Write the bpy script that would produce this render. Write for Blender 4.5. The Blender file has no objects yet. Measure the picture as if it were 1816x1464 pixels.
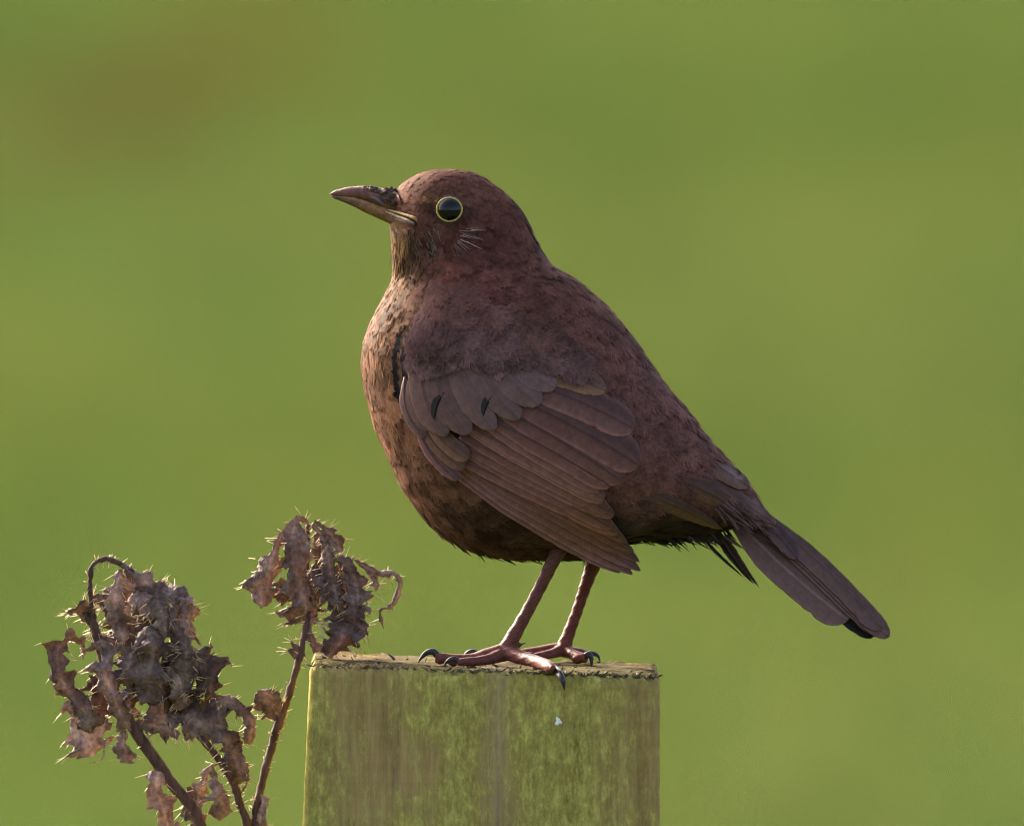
import bpy, math, random
import numpy as np
from mathutils import Vector, noise as mnoise
from mathutils.bvhtree import BVHTree

rng = np.random.default_rng(11)
random.seed(11)
scene = bpy.context.scene
COL = scene.collection

# ------------------------------------------------------------------ camera, sky, sun, exposure
S = 5500.0                      # 5500 units of the bird's own measure make one metre
DIST = 8.0
PITCH = math.radians(2.3)
ZC = 1.19
FWD = np.array([0.0, math.cos(PITCH), -math.sin(PITCH)])
RIGHT = np.array([1.0, 0.0, 0.0])
UP = np.array([0.0, math.sin(PITCH), math.cos(PITCH)])
TGT = np.array([0.0, 0.0, ZC])
CAM = TGT - DIST * FWD

cd = bpy.data.cameras.new('camera')
cam = bpy.data.objects.new('camera', cd)
COL.objects.link(cam)
cam.location = CAM
cam.rotation_euler = (math.pi / 2 - PITCH, 0, 0)
cd.sensor_width = 36
cd.lens = 36 * DIST / (1816 / S)
cd.clip_start = 0.1
cd.clip_end = 6000
cd.dof.use_dof = True
cd.dof.focus_distance = DIST - 0.022
cd.dof.aperture_fstop = 15.0
scene.camera = cam

SUN_DIR = Vector((-0.60, 0.70, 0.50)).normalized()      # towards the sun
sun_el = math.asin(SUN_DIR.z)
sun_rot = math.atan2(SUN_DIR.x, SUN_DIR.y)
world = bpy.data.worlds.new('World')
scene.world = world
world.use_nodes = True
wn = world.node_tree
bg = wn.nodes['Background']
sky = wn.nodes.new('ShaderNodeTexSky')
sky.sky_type = 'NISHITA'
sky.sun_disc = False
sky.sun_elevation = sun_el
sky.sun_rotation = sun_rot
sky.dust_density = 6.0
sky.air_density = 0.6
sky.ozone_density = 0.3
wn.links.new(sky.outputs[0], bg.inputs[0])
bg.inputs[1].default_value = 0.15

sl = bpy.data.lights.new('sun', 'SUN')
sl.energy = 2.4
sl.angle = math.radians(0.53)
sl.color = (1.0, 0.90, 0.76)
sun = bpy.data.objects.new('sun', sl)
COL.objects.link(sun)
sun.rotation_euler = (-SUN_DIR).to_track_quat('-Z', 'Y').to_euler()

scene.view_settings.view_transform = 'Standard'
scene.view_settings.look = 'None'
scene.view_settings.gamma = 1
scene.view_settings.exposure = 2.35
scene.view_settings.use_curve_mapping = False
scene.cycles.use_denoising = True
scene.cycles.denoiser = 'OPENIMAGEDENOISE'
scene.cycles.denoising_input_passes = 'RGB_ALBEDO_NORMAL'
scene.cycles.denoising_prefilter = 'ACCURATE'
scene.cycles.use_adaptive_sampling = False
scene.cycles.filter_width = 1.15


# ------------------------------------------------------------------ helpers
def P(px, py, d=0.0):
    """world point on the plane y = d/S, for bird-measure coordinates (px right, py down)"""
    px = np.asarray(px, float); py = np.asarray(py, float); d = np.asarray(d, float)
    px, py, d = np.broadcast_arrays(px, py, d)
    r = FWD * DIST + ((px - 908) / S)[..., None] * RIGHT + ((732 - py) / S)[..., None] * UP
    t = (d / S - CAM[1]) / r[..., 1]
    return CAM + r * t[..., None]


def cat(pts, n):
    """Catmull-Rom resampling of rows of numbers, n samples, parameter even in index"""
    p = np.asarray(pts, float)
    if p.ndim == 1:
        p = p[:, None]
    m = len(p)
    e = np.vstack([2 * p[0] - p[1], p, 2 * p[-1] - p[-2]])
    x = np.linspace(0, m - 1, n)
    i = np.minimum(x.astype(int), m - 2)
    t = (x - i)[:, None]
    a, b, c, d = e[i], e[i + 1], e[i + 2], e[i + 3]
    return 0.5 * (2 * b + (c - a) * t + (2 * a - 5 * b + 4 * c - d) * t * t + (3 * b - a - 3 * c + d) * t ** 3)


def mesh_obj(name, V, faces, mat=None, parent=None, vcol=None, uv=None, smooth=True, mats=None, fmat=None):
    """V (n,3); faces: int array (m,3)/(m,4) or list of such; vcol per vertex; uv per vertex"""
    if isinstance(faces, np.ndarray):
        faces = [faces]
    me = bpy.data.meshes.new(name)
    V = np.ascontiguousarray(V, dtype=np.float32)
    me.vertices.add(len(V))
    me.vertices.foreach_set('co', V.ravel())
    idx = np.concatenate([f.ravel() for f in faces]).astype(np.int32)
    tot = np.concatenate([np.full(len(f), f.shape[1]) for f in faces])
    start = np.concatenate([[0], np.cumsum(tot)[:-1]]).astype(np.int32)
    me.loops.add(len(idx))
    me.loops.foreach_set('vertex_index', idx)
    me.polygons.add(len(tot))
    me.polygons.foreach_set('loop_start', start)
    if fmat is not None:
        me.polygons.foreach_set('material_index', np.asarray(fmat, np.int32))
    me.polygons.foreach_set('use_smooth', np.full(len(tot), smooth))
    if vcol is not None:
        a = me.color_attributes.new('Col', 'FLOAT_COLOR', 'POINT')
        c = np.ones((len(V), 4), np.float32)
        c[:, :3] = vcol
        a.data.foreach_set('color', c.ravel())
    if uv is not None:
        l = me.uv_layers.new(name='UVMap')
        l.data.foreach_set('uv', np.asarray(uv, np.float32)[idx].ravel())
    for m in (mats or ([mat] if mat else [])):
        me.materials.append(m)
    me.update()
    me.validate()
    o = bpy.data.objects.new(name, me)
    COL.objects.link(o)
    if parent is not None:
        o.parent = parent
        o.matrix_parent_inverse = parent.matrix_world.inverted()
    return o


def empty(name, loc, label, category, group=None):
    o = bpy.data.objects.new(name, None)
    COL.objects.link(o)
    o.location = loc
    o.empty_display_size = 0.02
    o['label'] = label
    o['category'] = category
    if group:
        o['group'] = group
    bpy.context.view_layer.update()
    return o


def grid_faces(nu, nv, wrap=False, off=0):
    i, j = np.meshgrid(np.arange(nu - 1), np.arange(nv if wrap else nv - 1), indexing='ij')
    j2 = (j + 1) % nv
    return off + np.stack([i * nv + j, (i + 1) * nv + j, (i + 1) * nv + j2, i * nv + j2], -1).reshape(-1, 4)


def tube(path, rad, n=40, k=12, squash=1.0, caps=True):
    """lofted tube in world space; path rows (px,py,d), rad in bird measure"""
    p = cat(path, n)
    W = P(p[:, 0], p[:, 1], p[:, 2])
    r = cat(np.asarray(rad, float)[:, None], n)[:, 0] / S
    T = np.gradient(W, axis=0)
    T /= np.linalg.norm(T, axis=1, keepdims=True)
    ref = np.array([0, 1.0, 0.05])
    A = np.cross(T, ref); A /= np.linalg.norm(A, axis=1, keepdims=True)
    B = np.cross(T, A)
    th = np.linspace(0, 2 * math.pi, k, endpoint=False)
    V = W[:, None] + r[:, None, None] * (np.cos(th)[None, :, None] * A[:, None] + squash * np.sin(th)[None, :, None] * B[:, None])
    V = V.reshape(-1, 3)
    F = [grid_faces(n, k, True)]
    if caps:
        V = np.vstack([V, W[0], W[-1]])
        j = np.arange(k)
        F.append(np.stack([np.full(k, n * k), (j + 1) % k, j], -1)[:, ::-1])
        F.append(np.stack([np.full(k, n * k + 1), (n - 1) * k + j, (n - 1) * k + (j + 1) % k], -1)[:, ::-1])
    return V, F


def join(parts):
    """join (V, [faces...]) tuples"""
    Vs, Fs, o = [], {}, 0
    for V, F in parts:
        Vs.append(V)
        for f in F:
            Fs.setdefault(f.shape[1], []).append(f + o)
        o += len(V)
    return np.vstack(Vs), [np.vstack(v) for v in Fs.values()]


def vnoise(pts, scale, seed=0.0):
    return np.array([mnoise.noise(Vector((p[0] * scale + seed, p[1] * scale - seed * .7, p[2] * scale + seed * .3))) for p in pts])


class NT:
    def __init__(self, name):
        self.m = bpy.data.materials.new(name)
        self.m.use_nodes = True
        self.t = self.m.node_tree
        self.b = self.t.nodes['Principled BSDF']
        self.out = self.t.nodes['Material Output']

    def n(self, typ, **kw):
        x = self.t.nodes.new(typ)
        for k, v in kw.items():
            if k.startswith('i_'):
                key = k[2:]
                x.inputs[int(key) if key.isdigit() else key].default_value = v
            else:
                setattr(x, k, v)
        return x

    def l(self, a, b):
        self.t.links.new(a, b)

    def math(self, op, a, b=None, c=None):
        x = self.n('ShaderNodeMath', operation=op)
        for i, v in enumerate((a, b, c)):
            if v is None:
                continue
            if isinstance(v, (int, float)):
                x.inputs[i].default_value = v
            else:
                self.l(v, x.inputs[i])
        return x.outputs[0]

    def mix(self, fac, a, b, blend='MIX'):
        x = self.n('ShaderNodeMix', data_type='RGBA', blend_type=blend)
        for sock, v in ((x.inputs[0], fac), (x.inputs[6], a), (x.inputs[7], b)):
            if isinstance(v, (int, float)):
                sock.default_value = v
            elif isinstance(v, tuple):
                sock.default_value = (*v, 1)
            else:
                self.l(v, sock)
        return x.outputs[2]

    def ramp(self, fac, stops):
        x = self.n('ShaderNodeValToRGB')
        el = x.color_ramp.elements
        while len(el) < len(stops):
            el.new(0.5)
        for e, (p, c) in zip(el, stops):
            e.position = p
            e.color = (*c, 1) if isinstance(c, tuple) else (c, c, c, 1)
        self.l(fac, x.inputs[0])
        return x.outputs[0]

    def noise(self, scale, detail=3, rough=0.55, vec=None, dist=0.0):
        x = self.n('ShaderNodeTexNoise')
        x.inputs['Scale'].default_value = scale
        x.inputs['Detail'].default_value = detail
        x.inputs['Roughness'].default_value = rough
        x.inputs['Distortion'].default_value = dist
        if vec is not None:
            self.l(vec, x.inputs['Vector'])
        return x.outputs['Fac']

    def coords(self, scale=(1, 1, 1), kind='Object'):
        tc = self.n('ShaderNodeTexCoord')
        mp = self.n('ShaderNodeMapping')
        mp.inputs['Scale'].default_value = scale
        self.l(tc.outputs[kind], mp.inputs['Vector'])
        return mp.outputs[0]

    def bump(self, h, strength=0.3, dist=0.001, prev=None):
        x = self.n('ShaderNodeBump')
        x.inputs['Strength'].default_value = strength
        x.inputs['Distance'].default_value = dist
        self.l(h, x.inputs['Height'])
        if prev is not None:
            self.l(prev, x.inputs['Normal'])
        return x.outputs[0]

    def translucent(self, color, fac):
        tr = self.n('ShaderNodeBsdfTranslucent')
        if isinstance(color, tuple):
            tr.inputs[0].default_value = (*color, 1)
        else:
            self.l(color, tr.inputs[0])
        mx = self.n('ShaderNodeMixShader')
        mx.inputs[0].default_value = fac
        self.l(self.b.outputs[0], mx.inputs[1])
        self.l(tr.outputs[0], mx.inputs[2])
        self.l(mx.outputs[0], self.out.inputs[0])


# ------------------------------------------------------------------ materials
def mat_plumage():
    n = NT('plumage')
    a = n.n('ShaderNodeAttribute', attribute_name='Col')
    f = n.noise(900, 3, 0.6, n.coords())
    c = n.mix(1.0, a.outputs['Color'], n.ramp(f, [(0.3, 0.72), (0.7, 1.25)]), 'MULTIPLY')
    mo = n.noise(170, 3, 0.6, n.coords())
    c = n.mix(1.0, c, n.ramp(mo, [(0.3, 0.74), (0.68, 1.2)]), 'MULTIPLY')
    c = n.mix(1.0, c, n.ramp(n.noise(62, 2, 0.5, n.coords()), [(0.32, 0.70), (0.62, 1.12)]), 'MULTIPLY')
    n.l(c, n.b.inputs['Base Color'])
    n.b.inputs['Roughness'].default_value = 0.72
    n.b.inputs['Specular IOR Level'].default_value = 0.06
    n.translucent(c, 0.12)
    return n.m


def mat_flight():
    n = NT('flight_feather')
    a = n.n('ShaderNodeAttribute', attribute_name='Col')
    uv = n.n('ShaderNodeUVMap', uv_map='UVMap')
    sx = n.n('ShaderNodeSeparateXYZ')
    n.l(uv.outputs[0], sx.inputs[0])
    u, v = sx.outputs[0], sx.outputs[1]           # u runs along in bird measure, v across in bird measure
    av = n.math('ABSOLUTE', v)
    ph = n.math('ADD', n.math('MULTIPLY', u, 2.1), n.math('MULTIPLY', av, -1.5))
    jit = n.noise(120, 2, .5, n.coords())
    w = n.math('SINE', n.math('ADD', ph, n.math('MULTIPLY', jit, 6.0)))
    f = n.noise(420, 4, 0.65, n.coords())
    c = n.mix(1.0, a.outputs['Color'], n.ramp(f, [(0.3, 0.78), (0.7, 1.2)]), 'MULTIPLY')
    c = n.mix(1.0, c, n.ramp(n.math('MULTIPLY_ADD', w, 0.5, 0.5), [(0, 0.95), (1, 1.05)]), 'MULTIPLY')
    n.l(c, n.b.inputs['Base Color'])
    n.b.inputs['Roughness'].default_value = 0.55
    n.b.inputs['Specular IOR Level'].default_value = 0.12
    n.l(n.bump(w, 0.16, 0.00015), n.b.inputs['Normal'])
    n.translucent(c, 0.08)
    return n.m


def mat_simple(name, col, rough=0.5, spec=0.4, var=0.35, scale=400, bump=0.3, bdist=0.0004, coat=0.0, stretch=(1, 1, 1), trans=0.0):
    n = NT(name)
    co = n.coords(stretch)
    f = n.noise(scale, 4, 0.6, co)
    c = n.mix(1.0, col, n.ramp(f, [(0.25, 1 - var), (0.75, 1 + var)]), 'MULTIPLY')
    n.l(c, n.b.inputs['Base Color'])
    n.b.inputs['Roughness'].default_value = rough
    n.b.inputs['Specular IOR Level'].default_value = spec
    n.b.inputs['Coat Weight'].default_value = coat
    n.b.inputs['Coat Roughness'].default_value = 0.15
    if bump:
        n.l(n.bump(f, bump, bdist), n.b.inputs['Normal'])
    if trans:
        n.translucent(c, trans)
    return n.m


def mat_vcol(name, rough=0.5, spec=0.4, scale=500, var=0.3, bump=0.3, bdist=0.0004, trans=0.0):
    n = NT(name)
    a = n.n('ShaderNodeAttribute', attribute_name='Col')
    f = n.noise(scale, 4, 0.6, n.coords())
    c = n.mix(1.0, a.outputs['Color'], n.ramp(f, [(0.25, 1 - var), (0.75, 1 + var)]), 'MULTIPLY')
    n.l(c, n.b.inputs['Base Color'])
    n.b.inputs['Roughness'].default_value = rough
    n.b.inputs['Specular IOR Level'].default_value = spec
    if bump:
        n.l(n.bump(f, bump, bdist), n.b.inputs['Normal'])
    if trans:
        n.translucent(c, trans)
    return n.m


M_PLUM = mat_plumage()
M_FLIGHT = mat_flight()
M_SKIN = mat_simple('down', (0.028, 0.02, 0.018), 0.9, 0.05)
M_UNDER = mat_vcol('underplumage', 0.9, 0.03, 500, 0.4, 0.6, 0.0006)
M_LEG = mat_vcol('scaly_leg', 0.5, 0.15, 700, 0.35, 0.6, 0.0005)
M_CLAW = mat_simple('horn_claw', (0.028, 0.021, 0.019), 0.35, 0.3, 0.3, 600, 0.2)
M_BILL = mat_vcol('bill_horn', 0.5, 0.22, 420, 0.55, 0.9, 0.0005)
M_MUD = mat_simple('dried_mud', (0.075, 0.04, 0.027), 0.75, 0.3, 0.6, 900, 0.9, 0.0008)
M_RING = mat_simple('eye_ring', (0.36, 0.25, 0.05), 0.5, 0.4, 0.3, 1500, 0.5, 0.0002)
M_EYE = NT('eyeball')
M_EYE.b.inputs['Base Color'].default_value = (0.004, 0.003, 0.003, 1)
M_EYE.b.inputs['Roughness'].default_value = 0.03
M_EYE.b.inputs['IOR'].default_value = 1.33
M_EYE = M_EYE.m
M_SPINE = mat_simple('straw_spine', (0.55, 0.43, 0.25), 0.5, 0.3, 0.2, 600, 0.0, trans=0.3)
M_STEM = mat_simple('dry_stem', (0.085, 0.045, 0.034), 0.7, 0.1, 0.6, 500, 0.8, 0.0008, stretch=(1, 1, 0.25))


def mat_leaf():
    n = NT('withered_leaf')
    co = n.coords()
    f = n.noise(120, 5, 0.65, co)
    g = n.noise(700, 4, 0.6, co)
    at = n.n('ShaderNodeAttribute', attribute_name='Col')
    c = n.ramp(f, [(0.3, (0.058, 0.036, 0.027)), (0.5, (0.142, 0.092, 0.075)), (0.7, (0.28, 0.20, 0.17))])
    c = n.mix(1.0, c, at.outputs['Color'], 'MULTIPLY')
    c = n.mix(1.0, c, n.ramp(g, [(0.28, 0.55), (0.7, 1.3)]), 'MULTIPLY')
    n.l(c, n.b.inputs['Base Color'])
    n.b.inputs['Roughness'].default_value = 0.62
    n.b.inputs['Specular IOR Level'].default_value = 0.12
    b = n.bump(f, 0.6, 0.0025)
    n.l(n.bump(g, 0.6, 0.0007, b), n.b.inputs['Normal'])
    n.translucent(n.mix(1.0, c, (1.0, 0.72, 0.5), 'MULTIPLY'), 0.07)
    return n.m


M_LEAF = mat_leaf()


def mat_post():
    n = NT('weathered_timber')
    fine = n.noise(420, 9, 0.78, n.coords((1, 1, 0.5)))
    grain = n.noise(60, 6, 0.65, n.coords((3.2, 3.2, 0.22)), 0.4)
    streak = n.noise(42, 6, 0.72, n.coords((2.2, 2.2, 0.14)))
    patch = n.noise(26, 5, 0.62, n.coords((1, 1, 0.6)), 0.3)
    saw = n.noise(60, 3, 0.6, n.coords((0.05, 0.05, 5.0)))
    speck = n.noise(1500, 2, 0.6, n.coords((1, 1, 0.7)))
    wood = n.ramp(grain, [(0.25, (0.18, 0.108, 0.038)), (0.55, (0.32, 0.205, 0.075)), (0.8, (0.43, 0.29, 0.125))])
    wood = n.mix(0.22, wood, n.mix(1.0, wood, n.ramp(saw, [(0.3, 0.6), (0.7, 1.3)]), 'MULTIPLY'))
    lilac = n.ramp(streak, [(0.56, 0.0), (0.72, 0.75)])
    wood = n.mix(lilac, wood, (0.31, 0.225, 0.15))
    xs0 = n.n('ShaderNodeSeparateXYZ')
    n.l(n.coords(), xs0.inputs[0])
    sm = n.math('SUBTRACT', 1.0, n.math('MINIMUM', n.math('MULTIPLY', n.math('ABSOLUTE', n.math('ADD', n.math('SUBTRACT', xs0.outputs[0], 0.004), n.math('MULTIPLY', n.math('SUBTRACT', streak, 0.5), 0.008))), 140.0), 1.0))
    wood = n.mix(n.math('MULTIPLY', sm, 0.4), wood, (0.30, 0.22, 0.14))
    alga = n.ramp(fine, [(0.34, (0.18, 0.14, 0.034)), (0.5, (0.31, 0.26, 0.060)), (0.66, (0.50, 0.44, 0.105))])
    sep = n.n('ShaderNodeSeparateXYZ')
    n.l(n.coords(), sep.inputs[0])
    x = sep.outputs[0]                                # metres from the post's axis
    z = sep.outputs[2]
    # the algae thins out on the left third and along the seam
    e1 = n.n('ShaderNodeMapRange', interpolation_type='SMOOTHSTEP')
    n.l(n.math('ADD', x, n.math('MULTIPLY', n.math('SUBTRACT', patch, 0.5), 0.05)), e1.inputs[0])
    e1.inputs[1].default_value = -0.034; e1.inputs[2].default_value = -0.020
    e1.inputs[3].default_value = -0.10; e1.inputs[4].default_value = 0.13
    e2 = n.math('MULTIPLY', n.math('SUBTRACT', 1.0, n.math('MINIMUM', n.math('MULTIPLY', n.math('ABSOLUTE', n.math('SUBTRACT', x, 0.004)), 90.0), 1.0)), -0.20)
    e3 = n.n('ShaderNodeMapRange')
    n.l(x, e3.inputs[0])
    e3.inputs[1].default_value = 0.028; e3.inputs[2].default_value = 0.056
    e3.inputs[3].default_value = 0.0; e3.inputs[4].default_value = -0.16
    e4 = n.n('ShaderNodeMapRange')
    n.l(x, e4.inputs[0])
    e4.inputs[1].default_value = -0.058; e4.inputs[2].default_value = -0.048
    e4.inputs[3].default_value = 0.26; e4.inputs[4].default_value = 0.0
    m = n.math('ADD', n.math('MULTIPLY', patch, 0.65), n.math('MULTIPLY', streak, 0.62))
    for e in (e1.outputs[0], e2, e3.outputs[0], e4.outputs[0]):
        m = n.math('ADD', m, e)
    m = n.math('ADD', m, n.math('MULTIPLY', n.math('SUBTRACT', fine, 0.5), 0.6))
    m = n.math('ADD', m, n.math('MULTIPLY', n.math('SUBTRACT', speck, 0.5), 0.1))
    fac = n.ramp(m, [(0.50, 0.0), (0.78, 0.92)])
    c = n.mix(fac, wood, alga)
    hair = n.noise(800, 4, 0.7, n.coords((1, 1, 0.09)))
    c = n.mix(1.0, c, n.ramp(hair, [(0.3, 0.84), (0.7, 1.13)]), 'MULTIPLY')
    dark = n.ramp(n.noise(55, 6, 0.75, n.coords((1.5, 1.5, 0.35))), [(0.30, 0.45), (0.42, 1.0)])
    c = n.mix(1.0, c, dark, 'MULTIPLY')
    crack = n.ramp(n.noise(300, 3, 0.6, n.coords((1, 1, 0.035))), [(0.70, 1.0), (0.74, 0.35)])
    c = n.mix(1.0, c, crack, 'MULTIPLY')
    # bare wood on the end grain
    geo = n.n('ShaderNodeNewGeometry')
    sn = n.n('ShaderNodeSeparateXYZ')
    n.l(geo.outputs['True Normal'], sn.inputs[0])
    top = n.ramp(sn.outputs[2], [(0.35, 0.0), (0.7, 1.0)])
    endg = n.ramp(n.noise(260, 5, 0.7, n.coords((0.5, 1, 1))), [(0.32, (0.012, 0.010, 0.005)), (0.5, (0.05, 0.038, 0.018)), (0.72, (0.095, 0.07, 0.034))])
    c = n.mix(n.math('MULTIPLY', top, 0.85), c, endg)
    n.l(c, n.b.inputs['Base Color'])
    n.b.inputs['Roughness'].default_value = 0.85
    n.b.inputs['Specular IOR Level'].default_value = 0.06
    b1 = n.bump(grain, 0.5, 0.0012)
    b2 = n.bump(saw, 0.35, 0.0007, b1)
    b3 = n.bump(hair, 0.5, 0.0005, n.bump(fine, 0.6, 0.0006, b2))
    n.l(b3, n.b.inputs['Normal'])
    return n.m


M_POST = mat_post()


def mat_ground():
    n = NT('meadow_ground')
    co = n.coords((1.0, 0.16, 1.0))
    a = n.noise(0.9, 4, 0.55, co)
    b = n.noise(0.28, 3, 0.5, co)
    c = n.ramp(a, [(0.3, (0.03, 0.06, 0.012)), (0.55, (0.055, 0.085, 0.018)), (0.75, (0.08, 0.10, 0.024))])
    c = n.mix(n.ramp(b, [(0.4, 0.0), (0.65, 0.5)]), c, (0.085, 0.075, 0.03))
    n.l(c, n.b.inputs['Base Color'])
    n.b.inputs['Roughness'].default_value = 0.95
    n.b.inputs['Specular IOR Level'].default_value = 0.0
    n.l(n.bump(n.noise(30, 5, 0.7, n.coords()), 0.8, 0.03), n.b.inputs['Normal'])
    return n.m


M_GROUND = mat_ground()
M_GRASS = mat_vcol('grass_blade', 0.9, 0.0, 3, 0.15, 0.0, trans=0.42)


# ------------------------------------------------------------------ ground and grass
def terr(x, y):
    w = np.clip((y - 8) / 14, 0, 1) * np.clip((220 - y) / 80, 0, 1)
    return w * (0.07 * np.sin(y * 0.31 + 0.35 * x + 1.1) + 0.05 * np.sin(y * 0.13 - 0.22 * x) + 0.025 * np.sin(0.9 * x + 0.05 * y))


xs = np.concatenate([[-2500, -900, -300, -120], np.linspace(-50, 50, 90), [120, 300, 900, 2500]])
ys = np.concatenate([[-600, -150, -50], np.linspace(-20, 150, 150), np.linspace(160, 300, 20), [450, 800, 1500, 3500]])
gx, gy = np.meshgrid(xs, ys, indexing='ij')
V = np.stack([gx, gy, terr(gx, gy)], -1).reshape(-1, 3)
g = mesh_obj('ground', V, grid_faces(len(xs), len(ys)), M_GROUND)
g['kind'] = 'structure'
g['label'] = 'green meadow floor running far back under the grass'

NG = 420000
yy = 9 + (rng.random(NG) ** 0.8) * 86
half = 2.2 + 0.135 * (yy + 8)
xx = (rng.random(NG) * 2 - 1) * half
zz = terr(xx, yy)
dep = np.log(yy + 8) * 9.0                            # patches look alike near and far
gn = mnoise.noise
cl = np.array([gn(Vector((a, b, 3.3))) for a, b in zip(xx / (yy + 8) * 48 * 2.6, dep * 1.6)])
lo = np.array([gn(Vector((a + 31.0, b, 8.1))) for a, b in zip(xx / (yy + 8) * 48 * 1.5, dep * 0.8)])
cl = np.clip(0.5 + 0.8 * cl, 0, 1); lo = np.clip(0.5 + 0.55 * lo, 0, 1)
hgt = (0.035 + 0.03 * rng.random(NG) + 0.02 * cl) * (1 + 0.15 * lo)
wid = 0.006 + 0.007 * rng.random(NG) + yy * 5e-5
az = rng.random(NG) * 2 * math.pi
lean = rng.random(NG) * 1.1 * hgt
laz = rng.random(NG) * 2 * math.pi
base = np.stack([xx, yy, zz - 0.005], -1)
sd = np.stack([np.cos(az), np.sin(az), 0 * az], -1) * wid[:, None] / 2
tip = base + np.stack([np.cos(laz) * lean, np.sin(laz) * lean, hgt], -1)
V = np.stack([base - sd, base + sd, tip], 1).reshape(-1, 3)
mixv = np.clip(0.62 * cl + 0.55 * lo - 0.10 + 0.14 * (rng.random(NG) - 0.5) + 0.0045 * (40 - yy), 0, 1)[:, None]
c_green = np.array([0.030, 0.076, 0.015])
c_yel = np.array([0.094, 0.120, 0.026])
c_straw = np.array([0.100, 0.084, 0.026])
gc = c_green * (1 - mixv) + c_yel * mixv
dry = (rng.random(NG) < 0.10 + 0.10 * (1 - lo))[:, None]
gc = np.where(dry, c_straw, gc)
o = mesh_obj('grass', V, np.arange(NG * 3).reshape(-1, 3), M_GRASS, vcol=np.repeat(gc, 3, 0), smooth=True)
o['kind'] = 'stuff'
o['label'] = 'short meadow grass blurred far behind the bird'
bn = np.cross(base + sd - (base - sd), tip - (base - sd))
bn /= np.linalg.norm(bn, axis=1, keepdims=True)
bn = bn * 0.35 + np.sign((bn * np.array([0, 0, 1])).sum(1, keepdims=True) + 1e-9) * np.array([0, 0, 0.8])
bn /= np.linalg.norm(bn, axis=1, keepdims=True)
o.data.normals_split_custom_set_from_vertices(np.repeat(bn, 3, 0).tolist())


def weed_clump(x, y, w, h, col, n, label, seed):
    r = np.random.default_rng(seed)
    z = float(terr(np.array(x), np.array(y)))
    root = empty('dead_weed_clump', (x, y, z), label, 'weeds', 'dead weed clumps far out in the field')
    rad = w * np.sqrt(r.random(n)) * 0.5
    a = r.random(n) * 2 * math.pi
    bx, by = x + rad * np.cos(a), y + rad * np.sin(a)
    hh = h * (0.5 + 0.6 * r.random(n)) * (1 - 0.55 * (rad / (w / 2)) ** 2)
    ang = r.random(n) * 2 * math.pi
    ww = 0.010 + 0.012 * r.random(n)
    b0 = np.stack([bx, by, np.full(n, z)], -1)
    s = np.stack([np.cos(ang), np.sin(ang), 0 * ang], -1) * ww[:, None] / 2
    out = np.stack([np.cos(a) * hh * 0.45, np.sin(a) * hh * 0.45, hh], -1)
    mid = b0 + out * np.array([0.3, 0.3, 0.65])
    V = np.stack([b0 - s, b0 + s, mid - s * .8, mid + s * .8, b0 + out], 1).reshape(-1, 3)
    k = np.arange(n)[:, None] * 5
    q = k + np.array([0, 1, 3, 2])
    t = k + np.array([2, 3, 4])
    c = np.array(col) * (0.6 + 0.8 * r.random((n, 1)))
    f = mesh_obj('stalks', V, [q, t], M_GRASS, root, vcol=np.repeat(c, 5, 0), smooth=False)
    f['kind'] = 'stuff'
    return root


weed_clump(-0.80, 41.5, 0.46, 0.25, (0.070, 0.050, 0.020), 60, 'blurred brown clump of dead weeds in the far field, upper left of the bill', 3)
weed_clump(-0.60, 48.0, 0.44, 0.20, (0.12, 0.070, 0.018), 90, 'blurred orange brown patch of dead bracken just beyond the darker brown clump', 5)

# ------------------------------------------------------------------ fence post
POST_C = (-0.0086, -0.0035)


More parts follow.
